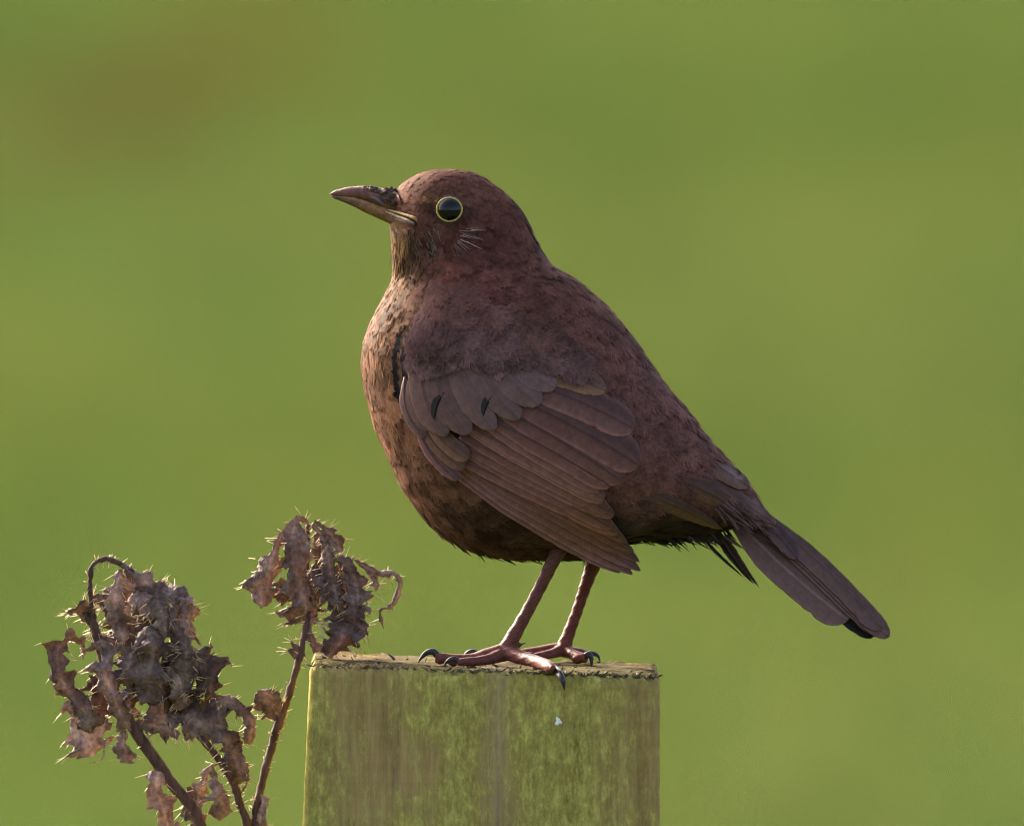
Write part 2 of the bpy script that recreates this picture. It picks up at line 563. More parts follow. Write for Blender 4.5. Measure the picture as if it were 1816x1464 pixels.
def build_post():
    root = empty('fence_post', (POST_C[0], POST_C[1], 0), 'square timber fence post green with algae under the bird', 'post')
    # cross-section: rounded square
    hw, hd, r = 308 / S, 215 / S, 11 / S
    corner = []
    for cx, cy, a0 in ((1, -1, -90), (1, 1, 0), (-1, 1, 90), (-1, -1, 180)):
        for k in range(7):
            a = math.radians(a0 + 15 * k)
            corner.append((cx * (hw - r) + r * math.cos(a), cy * (hd - r) + r * math.sin(a)))
        # straight run to next corner
    pts = []
    m = len(corner)
    for i in range(m):
        p, q = np.array(corner[i]), np.array(corner[(i + 1) % m])
        n = max(1, int(np.linalg.norm(q - p) / 0.0011))
        for k in range(n):
            pts.append(p + (q - p) * k / n)
    O = np.array(pts)
    nO = len(O)

    def ztop(x):                                   # slanted saw cut; x measured from the axis
        zl = P(553, 1180, -234)[2]; zr = P(1170, 1201, -234)[2]
        return zl + (zr - zl) * (x / (2 * hw) + 0.5)
    rows = []
    nz = np.concatenate([np.linspace(0, 0.0035, 6), np.linspace(0.005, 0.075, 60), np.linspace(0.09, 0.4, 20), np.linspace(0.45, 1.3, 8)])
    nz = nz[::-1]
    Zt = ztop(O[:, 0])
    for dz in nz:
        f = 1.0 + 0.022 * min(dz / 0.06, 1.0)
        inset = max(0, 1 - dz / 0.003)
        k = 1 - 0.022 * inset ** 2
        X = O * k
        X = X.copy()
        left = O[:, 0] < 0
        X[:, 0] += np.where(left, -1, 0) * min(dz, 0.4) * 0.05 * np.clip(-O[:, 0] / hw, 0, 1)
        z = np.maximum(Zt - dz, -0.05)
        rows.append(np.column_stack([X[:, 0] + POST_C[0], X[:, 1] + POST_C[1], z]))
    for i, k in enumerate([0.95, 0.9, 0.82, 0.72, 0.6, 0.48, 0.36, 0.24, 0.12, 0.03]):
        X = O * k
        rows.append(np.column_stack([X[:, 0] + POST_C[0], X[:, 1] + POST_C[1], ztop(X[:, 0]) + 0.0002]))
    V = np.array(rows)
    nr = len(rows)
    flat = V.reshape(-1, 3)
    # relief: vertical grain on faces, torn fibres along the cut
    d1 = vnoise(flat * np.array([1, 1, 0.08]), 260, 3.1)
    d2 = vnoise(flat * np.array([1, 1, 0.5]), 700, 9.7)
    d3 = vnoise(flat, 120, 5.3)
    nrm = np.zeros_like(V)
    c2 = V[:, :, :2] - np.array(POST_C)
    big = np.abs(c2) / np.array([hw, hd])
    side = np.where(big[..., :1] > big[..., 1:], np.sign(c2[..., :1]) * np.array([1, 0]), np.sign(c2[..., 1:]) * np.array([0, 1]))
    ns = len(nz)
    nrm[:ns, :, :2] = side[:ns]
    nrm[ns:, :, 2] = 1
    near_top = np.zeros((nr, nO)); near_top[:ns] = np.clip(1 - nz[:, None] / 0.004, 0, 1); near_top[ns:ns + 2] = 1
    amp = 0.00035 + 0.0006 * near_top
    off = (0.6 * d1 + 0.4 * d2).reshape(nr, nO) * amp + d3.reshape(nr, nO) * 0.0003
    V = V + nrm * off[..., None]
    jag = vnoise((flat * np.array([1, 1, 0])), 420, 1.7).reshape(nr, nO) + 0.7 * vnoise(flat * np.array([1, 1, 0]), 1100, 7.7).reshape(nr, nO)
    V[..., 2] += near_top * jag * 0.0011
    V[ns:, :, 2] += (vnoise(flat * np.array([.5, 1, 1]), 330, 2.2) + vnoise(flat * np.array([.6, 1, 1]), 900, 4.2)).reshape(nr, nO)[ns:] * 0.0008
    # seam down the front
    fs = V.reshape(-1, 3)
    seam = np.exp(-((fs[:, 0] - (POST_C[0] + 0.0005 + 0.0004 * np.sin(fs[:, 2] * 90))) / 0.0007) ** 2) * (fs[:, 1] < POST_C[1] - hd * .9)
    fs[:, 1] += seam * 0.0006
    fc = np.vstack([fs, [[POST_C[0], POST_C[1], ztop(0.0)]]])
    F = grid_faces(nr, nO, True)[:, ::-1]
    j = np.arange(nO)
    cap = np.stack([np.full(nO, nr * nO), (nr - 1) * nO + j, (nr - 1) * nO + (j + 1) % nO], -1)
    o = mesh_obj('timber', fc, [F, cap], M_POST, root)
    # local origin near the top of the axis so the grain follows the post
    o.data.transform(__import__('mathutils').Matrix.Translation((-POST_C[0], -POST_C[1], 0)))
    o.location = (0, 0, 0); o.matrix_parent_inverse.identity()
    # torn fibres and crumbs standing along the cut edge
    parts = []
    cols = []
    for k in range(230):
        u = rng.random()
        front = rng.random() < 0.75
        x = -hw + 2 * hw * u
        y = -hd + (0.001 if front else rng.random() * 2 * hd * 0.95)
        z = ztop(x) + (0.0002 if not front else -0.0006 + 0.0008 * rng.random())
        L = (0.0008 + 0.0022 * rng.random())
        a = rng.random() * 2 * math.pi
        d = np.array([math.cos(a), 0.6 * math.sin(a) - (0.3 if front else 0), 0.25 + 0.35 * rng.random()]) * L
        w = 0.00018 + 0.00035 * rng.random()
        b = np.array([x + POST_C[0], y + POST_C[1], z])
        q = np.cross(d, [0, 0.3, 1]); q /= np.linalg.norm(q)
        r_ = np.cross(d, q); r_ /= np.linalg.norm(r_)
        vv = np.array([b + q * w, b - q * w * .5 + r_ * w, b - q * w * .5 - r_ * w, b + d * .6 + q * w * .8 + np.array([0, 0, L * .1]), b + d * .6 - q * w * .4 + r_ * w * .7, b + d * .6 - q * w * .4 - r_ * w * .7, b + d + rng.normal(0, L * .12, 3)])
        ff = np.array([[0, 1, 4], [0, 4, 3], [1, 2, 5], [1, 5, 4], [2, 0, 3], [2, 3, 5], [3, 4, 6], [4, 5, 6], [5, 3, 6]])
        parts.append((vv, [ff]))
        t = rng.random()
        cols.append(np.tile((np.array([0.07, 0.055, 0.028]) * (1 - t) + np.array([0.19, 0.155, 0.085]) * t), (7, 1)))
    Vv, Ff = join(parts)
    s_ = mesh_obj('torn_fibres', Vv, Ff, mat_vcol('wood_fibre', 0.8, 0.2, trans=0.1), root, vcol=np.vstack(cols))
    s_['kind'] = 'stuff'
    # loose splinter standing up near the left end
    v1, f1 = tube([(700, 1169, -150), (695, 1164, -150), (688, 1159, -155)], [2.4, 2.2, 0.8], 8, 6)
    mesh_obj('splinter', v1, f1, mat_simple('dark_splinter', (0.08, 0.05, 0.04)), root)
    # bird dropping on the front face
    n1, n2 = 14, 20
    th = np.linspace(0, 2 * math.pi, n2, endpoint=False)
    rr = np.linspace(1, 0.02, n1)
    front_y = (POST_C[1] - hd) * S
    dv = []
    for r0 in rr:
        rad = 6.0 * (1 + 0.25 * np.sin(3 * th + 1) + 0.15 * np.sin(5 * th)) * r0
        dv.append(P(990 + rad * np.cos(th), 1279 + 1.25 * rad * np.sin(th), front_y - 4.5 * math.sqrt(max(0, 1 - r0 ** 2)) + 1.5))
    mesh_obj('dropping', np.array(dv).reshape(-1, 3), grid_faces(n1, n2, True), mat_simple('white_dropping', (0.72, 0.68, 0.62), 0.7, 0.2, 0.2, 700, 0.5), root)
    return root


build_post()

# ------------------------------------------------------------------ blackbird: body surface
bird = empty('blackbird', P(940, 1168, 0), 'brown blackbird with yellow eye ring standing on top of the post', 'bird')

# upper contour, lower contour, half width (all in bird measure)
ST = [
    ((702, 340), (690, 384), 13), ((716, 325), (692, 402), 30), ((746, 308), (694, 424), 54), ((791, 301), (696, 450), 78),
    ((843, 309), (697, 478), 90), ((892, 341), (694, 500), 98), ((927, 378), (677, 534), 112), ((951, 429), (657, 574), 138),
    ((977, 469), (645, 615), 168), ((1026, 501), (643, 656), 194), ((1079, 548), (652, 706), 208), ((1119, 596), (667, 757), 217),
    ((1154, 648), (693, 817), 220), ((1181, 683), (717, 869), 217), ((1210, 719), (758, 921), 207), ((1235, 751), (811, 963), 194),
    ((1257, 780), (881, 986), 175), ((1279, 804), (960, 990), 150), ((1302, 830), (1040, 988), 122), ((1322, 854), (1112, 962), 96),
    ((1337, 874), (1182, 955), 72), ((1351, 898), (1240, 952), 54), ((1366, 922), (1288, 935), 38)]
NS, NTH = 300, 192
stt = np.array([[u[0], u[1], l[0], l[1], w] for u, l, w in ST], float)
sg = cat(stt, NS)
th = np.linspace(0, 2 * math.pi, NTH, endpoint=False)
ct, sn_ = np.cos(th), np.sin(th)
ex = 2 / 2.15
cE = np.sign(ct) * np.abs(ct) ** ex
sE = np.sign(sn_) * np.abs(sn_) ** ex
mid = (sg[:, 0:2] + sg[:, 2:4]) / 2
hf = (sg[:, 0:2] - sg[:, 2:4]) / 2
BX = mid[:, None, 0] + cE[None] * hf[:, None, 0]
BY = mid[:, None, 1] + cE[None] * hf[:, None, 1]
BD = -sE[None] * sg[:, 4][:, None]
GRID = P(BX, BY, BD)                                  # (NS, NTH, 3) world


def normals(G):
    ds = np.gradient(G, axis=0)
    dt = np.roll(G, -1, 1) - np.roll(G, 1, 1)
    n = np.cross(ds, dt)
    n /= np.linalg.norm(n, axis=-1, keepdims=True) + 1e-12
    return n


NRM = normals(GRID)
ctr = GRID.mean(1, keepdims=True)
if np.sum((GRID - ctr) * NRM) < 0:
    NRM = -NRM


def samp(A, s, t):
    """bilinear sample on the body grid; s in 0..NS-1, t in 0..NTH (periodic)"""
    s = np.clip(s, 0, NS - 1.001)
    i = s.astype(int); f = (s - i)[..., None]
    t = np.mod(t, NTH)
    j = t.astype(int) % NTH; g_ = (t - np.floor(t))[..., None]
    j2 = (j + 1) % NTH
    return (A[i, j] * (1 - f) + A[i + 1, j] * f) * (1 - g_) + (A[i, j2] * (1 - f) + A[i + 1, j2] * f) * g_


bodyV = GRID.reshape(-1, 3)
bodyF = [grid_faces(NS, NTH, True)]
j = np.arange(NTH)
bodyV = np.vstack([bodyV, GRID[0].mean(0), GRID[-1].mean(0)])
bodyF.append(np.stack([np.full(NTH, NS * NTH), (j + 1) % NTH, j], -1))
bodyF.append(np.stack([np.full(NTH, NS * NTH + 1), (NS - 1) * NTH + j, (NS - 1) * NTH + (j + 1) % NTH], -1))
tree = BVHTree.FromPolygons([tuple(v) for v in bodyV], [tuple(map(int, f)) for f in np.vstack([bodyF[0]])])


def body_hit(px, py):
    """depth (bird measure) of the left flank seen along the view at a point, or None"""
    r = FWD * DIST + ((px - 908) / S) * RIGHT + ((732 - py) / S) * UP
    r = Vector(r).normalized()
    h = tree.ray_cast(Vector(CAM), r)
    if h[0] is None:
        return None
    return h[0].y * S, np.array(h[1])


# depth map of the left flank, filled outwards where the body ends
DX0, DY0, DSTEP = 560, 270, 10
DNX, DNY = 96, 86
DM = np.full((DNX, DNY), np.nan)
for i in range(DNX):
    for k in range(DNY):
        h = body_hit(DX0 + i * DSTEP, DY0 + k * DSTEP)
        if h:
            DM[i, k] = h[0]
known = ~np.isnan(DM)
F0 = np.where(known, DM, -10.0)
for it in range(120):
    av = (np.roll(F0, 1, 0) + np.roll(F0, -1, 0) + np.roll(F0, 1, 1) + np.roll(F0, -1, 1)) / 4
    F0 = np.where(known, DM, av * 0.985)
BODYMAP = F0


def mapsample(Mp, px, py):
    x = np.clip((np.asarray(px, float) - DX0) / DSTEP, 0, DNX - 1.001)
    y = np.clip((np.asarray(py, float) - DY0) / DSTEP, 0, DNY - 1.001)
    i, k = x.astype(int), y.astype(int)
    f, g_ = x - i, y - k
    return (Mp[i, k] * (1 - f) + Mp[i + 1, k] * f) * (1 - g_) + (Mp[i, k + 1] * (1 - f) + Mp[i + 1, k + 1] * f) * g_


# folded-wing surface: lies on the flank, then runs on past the belly towards the tip
GXX, GYY = np.meshgrid(DX0 + np.arange(DNX) * DSTEP, DY0 + np.arange(DNY) * DSTEP, indexing='ij')
plane = np.where(GXX > 850, -203 + (GXX - 850) * 0.56, -203 + (850 - GXX) * 0.40)
WM = np.minimum(np.where(known, DM - 9, 0), np.where(GYY > 640, plane, plane + (640 - GYY) * 1.2))
for it in range(14):
    WM = (WM + np.roll(WM, 1, 0) + np.roll(WM, -1, 0) + np.roll(WM, 1, 1) + np.roll(WM, -1, 1)) / 5
    WM = np.minimum(WM, np.where(known, DM - 7, 0))
WINGMAP = WM

# ------------------------------------------------------------------ legs (same mesh as the body)
LEGC = []


def leg_parts(front):
    if front:
        d = -95
        t = [tube([(1010, 930, d + 20), (996, 962, d + 8), (985, 985, d), (966, 1025, d), (944, 1068, d), (922, 1108, d), (905, 1138, d), (893, 1163, d)],
                  [26, 19, 13.5, 11.5, 11, 12, 14, 15], 70, 16)]
        t.append(tube([(893, 1155, d), (862, 1161, d - 2), (838, 1167, d - 4), (810, 1168, d - 5), (788, 1166, d - 5), (772, 1163, d - 5)], [15, 12, 9.5, 9, 9, 7], 40, 14))
        t.append(tube([(893, 1160, d - 6), (868, 1168, d - 26), (845, 1172, d - 45), (826, 1173, d - 55), (810, 1174, d - 60)], [13, 10, 8.5, 8, 6], 30, 14))
        t.append(tube([(893, 1156, d + 6), (872, 1158, d + 35), (858, 1160, d + 55), (845, 1160, d + 66)], [12, 9, 8, 6], 30, 14))
        t.append(tube([(898, 1154, d), (925, 1165, d - 30), (950, 1172, d - 70), (968, 1178, d - 130), (976, 1182, d - 180), (981, 1184, d - 203)], [16, 13, 11, 10.5, 9.5, 5], 40, 14))
        for k, (x, y, dd, r) in enumerate([(838, 1168, d - 4, 10.5), (804, 1170, d - 5, 10), (780, 1167, d - 5, 9), (952, 1174, d - 74, 12.5), (975, 1182, d - 175, 11)]):
            t.append(tube([(x - 8, y + 1, dd), (x, y + 2, dd), (x + 8, y + 1, dd)], [r * .6, r, r * .6], 10, 12))
        # scale edge and spur seen against the field
        t.append(tube([(915, 1148, d), (926, 1141, d), (934, 1139, d)], [5, 2.5, 1], 8, 8))
        t.append(tube([(920, 1108, d), (930, 1105, d), (934, 1103, d)], [5, 3, 1.5], 8, 8))
    else:
        d = 85
        t = [tube([(1066, 940, d - 20), (1060, 970, d - 8), (1052, 1000, d), (1038, 1040, d), (1023, 1085, d), (1010, 1120, d), (1002, 1142, d), (998, 1158, d)],
                  [24, 18, 14, 11, 10, 11, 13, 14], 70, 16)]
        t.append(tube([(998, 1150, d), (975, 1151, d), (955, 1154, d), (930, 1157, d), (905, 1158, d)], [13, 10, 9, 8, 6], 30, 14))
        t.append(tube([(998, 1152, d - 5), (980, 1158, d - 30), (962, 1162, d - 48), (945, 1165, d - 55)], [12, 9, 8, 7], 30, 14))
        t.append(tube([(998, 1152, d), (1012, 1158, d - 22), (1026, 1164, d - 40), (1040, 1166, d - 50)], [13, 10, 9.5, 9], 30, 14))
        t.append(tube([(998, 1152, d), (1015, 1155, d + 12), (1030, 1157, d + 20), (1042, 1160, d + 20)], [12, 9, 8, 6], 30, 14))
        t.append(tube([(1016, 1166, d - 35), (1024, 1168, d - 40), (1034, 1168, d - 45)], [6, 9.5, 6], 10, 12))
    # scutes: raised bands down the front of the shank
    return t


def remesh(parts, voxel, name):
    V, F = join(parts)
    o = mesh_obj(name, V, F)
    m = o.modifiers.new('r', 'REMESH'); m.mode = 'VOXEL'; m.voxel_size = voxel; m.use_smooth_shade = True
    s = o.modifiers.new('s', 'SMOOTH'); s.factor = 0.5; s.iterations = 3
    dg = bpy.context.evaluated_depsgraph_get()
    ev = o.evaluated_get(dg)
    me = bpy.data.meshes.new_from_object(ev)
    nv = len(me.vertices)
    co = np.empty(nv * 3, np.float32); me.vertices.foreach_get('co', co)
    fs = np.array([list(p.vertices) for p in me.polygons if len(p.vertices) == 4])
    old = o.data
    bpy.data.objects.remove(o); bpy.data.meshes.remove(old); bpy.data.meshes.remove(me)
    return co.reshape(-1, 3).astype(float), fs


legV, legF, legC = [], [], []
off = 0
for fr in (True, False):
    v, f = remesh(leg_parts(fr), 0.00034, 'leg_tmp')
    # scute relief along the shank and toes
    q = v.copy()
    band = np.sin((v[:, 2] * 1.0 - 0.55 * v[:, 0]) * S * 0.42)
    cvec = np.array([0, -1.0, 0])
    v[:, 0] += -0.00013 * np.clip(band, -0.2, 1) * (v[:, 1] < v[:, 1].mean() + 1)
    legV.append(v); legF.append(f + off); off += len(v)
    tt = np.clip((v[:, 2] - v[:, 2].min()) / 0.033, 0, 1)[:, None]
    nz_ = (0.75 + 0.5 * (vnoise(v, 350, 4.4) * 0.5 + 0.5))[:, None]
    c = np.array([0.14, 0.045, 0.030]) * (1 - tt) + np.array([0.085, 0.028, 0.018]) * tt
    if not fr:
        c = c * np.array([1.0, 0.82, 0.75])
    c = c * nz_
    c *= np.where(np.abs(band)[:, None] < 0.25, 0.6, 1.0)
    legC.append(c)
legV = np.vstack(legV); legF = np.vstack(legF); legC = np.vstack(legC)
nb = len(bodyV)
allV = np.vstack([bodyV, legV])
quads = np.vstack([bodyF[0], legF + nb])
tris = np.vstack(bodyF[1:])
fm = np.concatenate([np.zeros(len(bodyF[0])), np.ones(len(legF)), np.zeros(len(tris))]).astype(int)
body = mesh_obj('body', allV, [quads, tris], parent=bird, vcol=np.vstack([np.full((nb, 3), 0.05), legC]), mats=[M_UNDER, M_LEG], fmat=fm)


def claw(path, rad, pale=False):
    v, f = tube(path, rad, 22, 10, 0.75)
    mesh_obj('claw', v, f, M_CLAW, bird)


claw([(776, 1162, -100), (768, 1155, -100), (757, 1157, -100), (747, 1166, -100), (742, 1174, -100)], [6.5, 6, 5, 3, 0.8])
claw([(814, 1173, -154), (804, 1168, -156), (794, 1172, -158), (787, 1181, -158)], [5.5, 5, 3.5, 0.8])
claw([(849, 1160, -30), (838, 1155, -28), (828, 1158, -27), (821, 1166, -27)], [5.5, 5, 3.5, 0.8])
claw([(972, 1180, -176), (982, 1184, -212), (991, 1193, -296), (998, 1206, -316), (1001, 1223, -312)], [8, 7.5, 6.5, 5, 0.9])
claw([(910, 1157, 85), (898, 1152, 85), (888, 1156, 85), (880, 1164, 85)], [5.5, 5, 3.5, 0.8])
claw([(949, 1165, 30), (940, 1160, 28), (931, 1164, 27), (925, 1171, 27)], [5.5, 5, 3.5, 0.8])
claw([(1036, 1164, 36), (1044, 1160, 33), (1049, 1168, 31), (1048, 1186, 30)], [6, 5.5, 4, 0.9])
claw([(1038, 1159, 105), (1050, 1158, 105), (1060, 1162, 104), (1064, 1172, 104)], [5, 4.5, 3, 0.8])

# ------------------------------------------------------------------ contour plumage
def feather_template(nb_=17, rngt=np.random.default_rng(4)):
    """unit feather, u along 0..1, v across -1..1 (times half width); returns verts (u,v,lift weight,edge), tris"""
    us = np.array([0.0, 0.3, 0.6, 0.84])
    prof = lambda u: np.clip(np.sqrt(np.clip(1 - ((u - 0.55) / 0.5) ** 2, 0, 1)), 0.18, 1) if np.isscalar(u) else np.clip(np.sqrt(np.clip(1 - ((u - 0.55) / 0.5) ** 2, 0, 1)), 0.18, 1)
    V, T = [], []
    for u in us:
        w = float(prof(u)) * 0.8
        for v in (-1, 0, 1):
            V.append((u, v * w, 0.0, 0.35 if v else 0.0))
    for i in range(len(us) - 1):
        for k in (0, 1):
            a = i * 3 + k
            T += [(a, a + 3, a + 4), (a, a + 4, a + 1)]
    nbarb = 0
    ends = []
    for sgn in (-1, 1):
        for b in range(nb_):
            u0 = 0.12 + 0.66 * b / (nb_ - 1)
            u1 = min(u0 + 0.26, 1.06)
            w1 = float(np.sqrt(max(0.02, 1 - ((u1 - 0.55) / 0.52) ** 2)))
            ends.append((u0, u1, sgn * max(w1, 0.12)))
    ends += [(0.75, 1.08, -0.06), (0.75, 1.12, 0.03), (0.72, 1.06, 0.12)]
    barb_v = []
    for (u0, u1, v1) in ends:
        i0 = len(V)
        hw_ = 0.030
        um, vm = u0 * 0.5 + u1 * 0.5 - 0.02, v1 * 0.62
        V += [(u0 - hw_, 0.15 * v1, 0, 0.1), (u0 + hw_, 0.15 * v1, 0, 0.1), (um - hw_ * .8, vm, 0.25, 0.6), (um + hw_ * .8, vm * 1.0, 0.25, 0.6), (u1, v1, 0.5, 1.0)]
        T += [(i0, i0 + 2, i0 + 3), (i0, i0 + 3, i0 + 1), (i0 + 2, i0 + 4, i0 + 3)]
    return np.array(V), np.array(T)


TV, TT = feather_template()
NTV = len(TV)


def make_plumage(name, surf, a, b, da, db, ea, eb, L, W, lift, h0, col, tipcol, parent, seed=1, split=0.0):
    """surf(a,b)->pos,normal; (da,db) parameter change per metre along the feather, (ea,eb) per metre across"""
    r = np.random.default_rng(seed)
    n = len(a)
    u = np.repeat(TV[None, :, 0], n, 0) + r.normal(0, 0.018, (n, NTV)) * (TV[None, :, 3] > 0.5)
    v = np.repeat(TV[None, :, 1], n, 0) + r.normal(0, 0.045, (n, NTV)) * (TV[None, :, 3] > 0.5)
    curve = r.normal(0, 0.10, (n, 1))
    v = v + curve * u * u
    U = u * L[:, None]
    Vv = v * W[:, None]
    A = a[:, None] + da[:, None] * U + ea[:, None] * Vv
    B = b[:, None] + db[:, None] * U + eb[:, None] * Vv
    pos, nr = surf(A, B)
    lf = lift[:, None] * L[:, None]
    hgt_ = h0[:, None] + lf * (np.clip(u, 0, 1.2) ** 1.3) - 0.10 * W[:, None] * v ** 2 + TV[None, :, 2] * 0.05 * W[:, None] * r.normal(0, 1, (n, NTV))
    pos = pos + nr * hgt_[..., None]
    e = TV[None, :, 3, None]
    sh = np.clip((u[..., None] - 0.45) / 0.45, 0, 1)
    c = col[:, None, :] * (1 - sh * e) + tipcol[:, None, :] * sh * e
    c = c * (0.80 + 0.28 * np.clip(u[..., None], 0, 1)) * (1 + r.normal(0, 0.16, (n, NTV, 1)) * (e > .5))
    shaft = np.clip(c, 0.004, 1)
    T = (np.arange(n)[:, None, None] * NTV + TT[None]).reshape(-1, 3)
    P_ = pos.reshape(-1, 3)
    fn = np.cross(P_[T[:, 1]] - P_[T[:, 0]], P_[T[:, 2]] - P_[T[:, 0]])
    bad = (fn * nr.reshape(-1, 3)[T[:, 0]]).sum(1) < 0
    T[bad] = T[bad][:, ::-1]
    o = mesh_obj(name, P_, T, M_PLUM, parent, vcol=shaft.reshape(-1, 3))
    # soft pile: the barbs scatter light much like the surface they lie on
    P_ = pos.reshape(-1, 3)
    own = np.zeros_like(P_)
    fn = np.cross(P_[T[:, 1]] - P_[T[:, 0]], P_[T[:, 2]] - P_[T[:, 0]])
    for k in range(3):
        np.add.at(own, T[:, k], fn)
    own /= np.linalg.norm(own, axis=1, keepdims=True) + 1e-15
    nb0 = nr.reshape(-1, 3)
    own *= np.sign((own * nb0).sum(1, keepdims=True) + 1e-9)
    mixn = nb0 * 0.70 + own * 0.30
    mixn /= np.linalg.norm(mixn, axis=1, keepdims=True)
    o.data.normals_split_custom_set_from_vertices(mixn.tolist())
    return o


# sample base points evenly by local size
Ps = np.gradient(GRID, axis=0); Pt = (np.roll(GRID, -1, 1) - np.roll(GRID, 1, 1)) / 2
area = np.linalg.norm(np.cross(Ps, Pt), axis=-1) * S * S
size_s = np.interp(np.linspace(0, 22, NS), [0, 1, 2, 3, 4, 5, 6, 7, 8, 10, 13, 16, 19, 22], [12, 14, 18, 21, 25, 30, 36, 42, 48, 56, 62, 68, 64, 52])
frontness = (1 - cE) / 2
SIZE = size_s[:, None] * (1 - 0.18 * np.clip(frontness, 0, 1)[None]) * np.ones((NS, NTH))
SIZE[:, :] *= np.where((np.linspace(0, 22, NS)[:, None] > 1) & (np.linspace(0, 22, NS)[:, None] < 6) & (frontness[None] > 0.6), 0.9, 1.0)
pdf = (area / (0.16 * SIZE ** 2)).ravel()
cum = np.cumsum(pdf); NCAND = int(cum[-1] * 5)
pick = np.searchsorted(cum, rng.random(NCAND) * cum[-1])
ci, cj = pick // NTH, pick % NTH
cs = ci + rng.random(NCAND) - 0.5; ctt = cj + rng.random(NCAND) - 0.5
cs = np.clip(cs, 0, NS - 1.01)
cp = samp(GRID, cs, ctt)
csz = SIZE[ci, cj]
cell = 5 / S
buckets = {}
keep = []
for q in range(NCAND):
    p = cp[q]
    rad = 0.36 * csz[q] / S
    k0 = (int(p[0] / cell), int(p[1] / cell), int(p[2] / cell))
    R = int(rad / cell) + 1
    ok = True
    for dx in range(-R, R + 1):
        for dy in range(-R, R + 1):
            for dz in range(-R, R + 1):
                for w in buckets.get((k0[0] + dx, k0[1] + dy, k0[2] + dz), ()):
                    e = cp[w] - p
                    if e[0] * e[0] + e[1] * e[1] + e[2] * e[2] < rad * rad:
                        ok = False; break
                if not ok: break
            if not ok: break
        if not ok: break
    if ok:
        buckets.setdefault(k0, []).append(q); keep.append(q)
keep = np.array(keep)
fs_, ft_, fsz = cs[keep], ctt[keep], csz[keep]
pos0 = samp(GRID, fs_, ft_)
bx = samp(BX[..., None], fs_, ft_)[..., 0]; by = samp(BY[..., None], fs_, ft_)[..., 0]
bd = samp(BD[..., None], fs_, ft_)[..., 0]
left = bd < 0

WING_OUT = np.array([(718, 566), (703, 600), (699, 640), (700, 690), (712, 730), (745, 775), (770, 805), (808, 845), (860, 882), (920, 927), (985, 966), (1050, 1000), (1100, 1015), (1130, 1012), (1132, 1000), (1105, 950), (1085, 900), (1075, 865), (1095, 840), (1120, 815), (1110, 770), (1065, 690), (1040, 650), (1000, 615), (900, 570), (800, 545), (745, 548)], float)


def inside(poly, x, y):
    x = np.asarray(x); y = np.asarray(y)
    c = np.zeros(x.shape, bool)
    n = len(poly)
    for i in range(n):
        x1, y1 = poly[i]; x2, y2 = poly[i - 1]
        cond = ((y1 > y) != (y2 > y)) & (x < (x2 - x1) * (y - y1) / (y2 - y1 + 1e-9) + x1)
        c ^= cond
    return c


in_wing = left & inside(WING_OUT, bx, by) & inside(WING_OUT, bx + 25, by + 22)
BILL_P = np.array([(670, 335), (692, 338), (699, 362), (718, 376), (738, 387), (741, 403), (715, 402), (690, 396)], float)
in_eye = (np.hypot(bx - 797, by - 373) < 29) & left
in_eye |= inside(BILL_P, bx, by)
in_eye |= (np.hypot(bx + fsz * .75 - 797, by + fsz * .2 - 373) < 27) & left & (np.hypot(bx - 797, by - 373) < 60)
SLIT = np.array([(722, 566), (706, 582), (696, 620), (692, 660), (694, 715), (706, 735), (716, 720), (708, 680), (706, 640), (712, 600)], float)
in_slit = left & (inside(SLIT, bx, by) | inside(SLIT, bx + fsz * .1, by + fsz * .45) | inside(SLIT, bx + fsz * .25, by + fsz * .9))
ok = ~(in_wing | in_eye | in_slit)
fs_, ft_, fsz, pos0, bx, by, bd, left = (z[ok] for z in (fs_, ft_, fsz, pos0, bx, by, bd, left))
n = len(fs_)
ps = samp(Ps, fs_, ft_); pt = samp(Pt, fs_, ft_); nn = samp(NRM, fs_, ft_)
nn /= np.linalg.norm(nn, axis=1, keepdims=True)
dirv = ps / np.linalg.norm(ps, axis=1, keepdims=True)
jr = rng.normal(0, 0.13, n)
perp = np.cross(nn, dirv)
dirv = dirv * np.cos(jr)[:, None] + perp * np.sin(jr)[:, None]
perp = np.cross(nn, dirv)


def solve(vec):
    a11 = (ps * ps).sum(1); a12 = (ps * pt).sum(1); a22 = (pt * pt).sum(1)
    b1 = (ps * vec).sum(1); b2 = (pt * vec).sum(1)
    det = a11 * a22 - a12 ** 2 + 1e-30
    return (a22 * b1 - a12 * b2) / det, (a11 * b2 - a12 * b1) / det


da, db = solve(dirv); ea, eb = solve(perp)
si = fs_ / (NS - 1) * 22
fr = np.interp(np.cos(ft_ / NTH * 2 * math.pi), [-1, 1], [1, 0])


def lerp3(x, xs_, cols_):
    cols_ = np.array(cols_)
    return np.stack([np.interp(x, xs_, cols_[:, k]) for k in range(3)], -1)


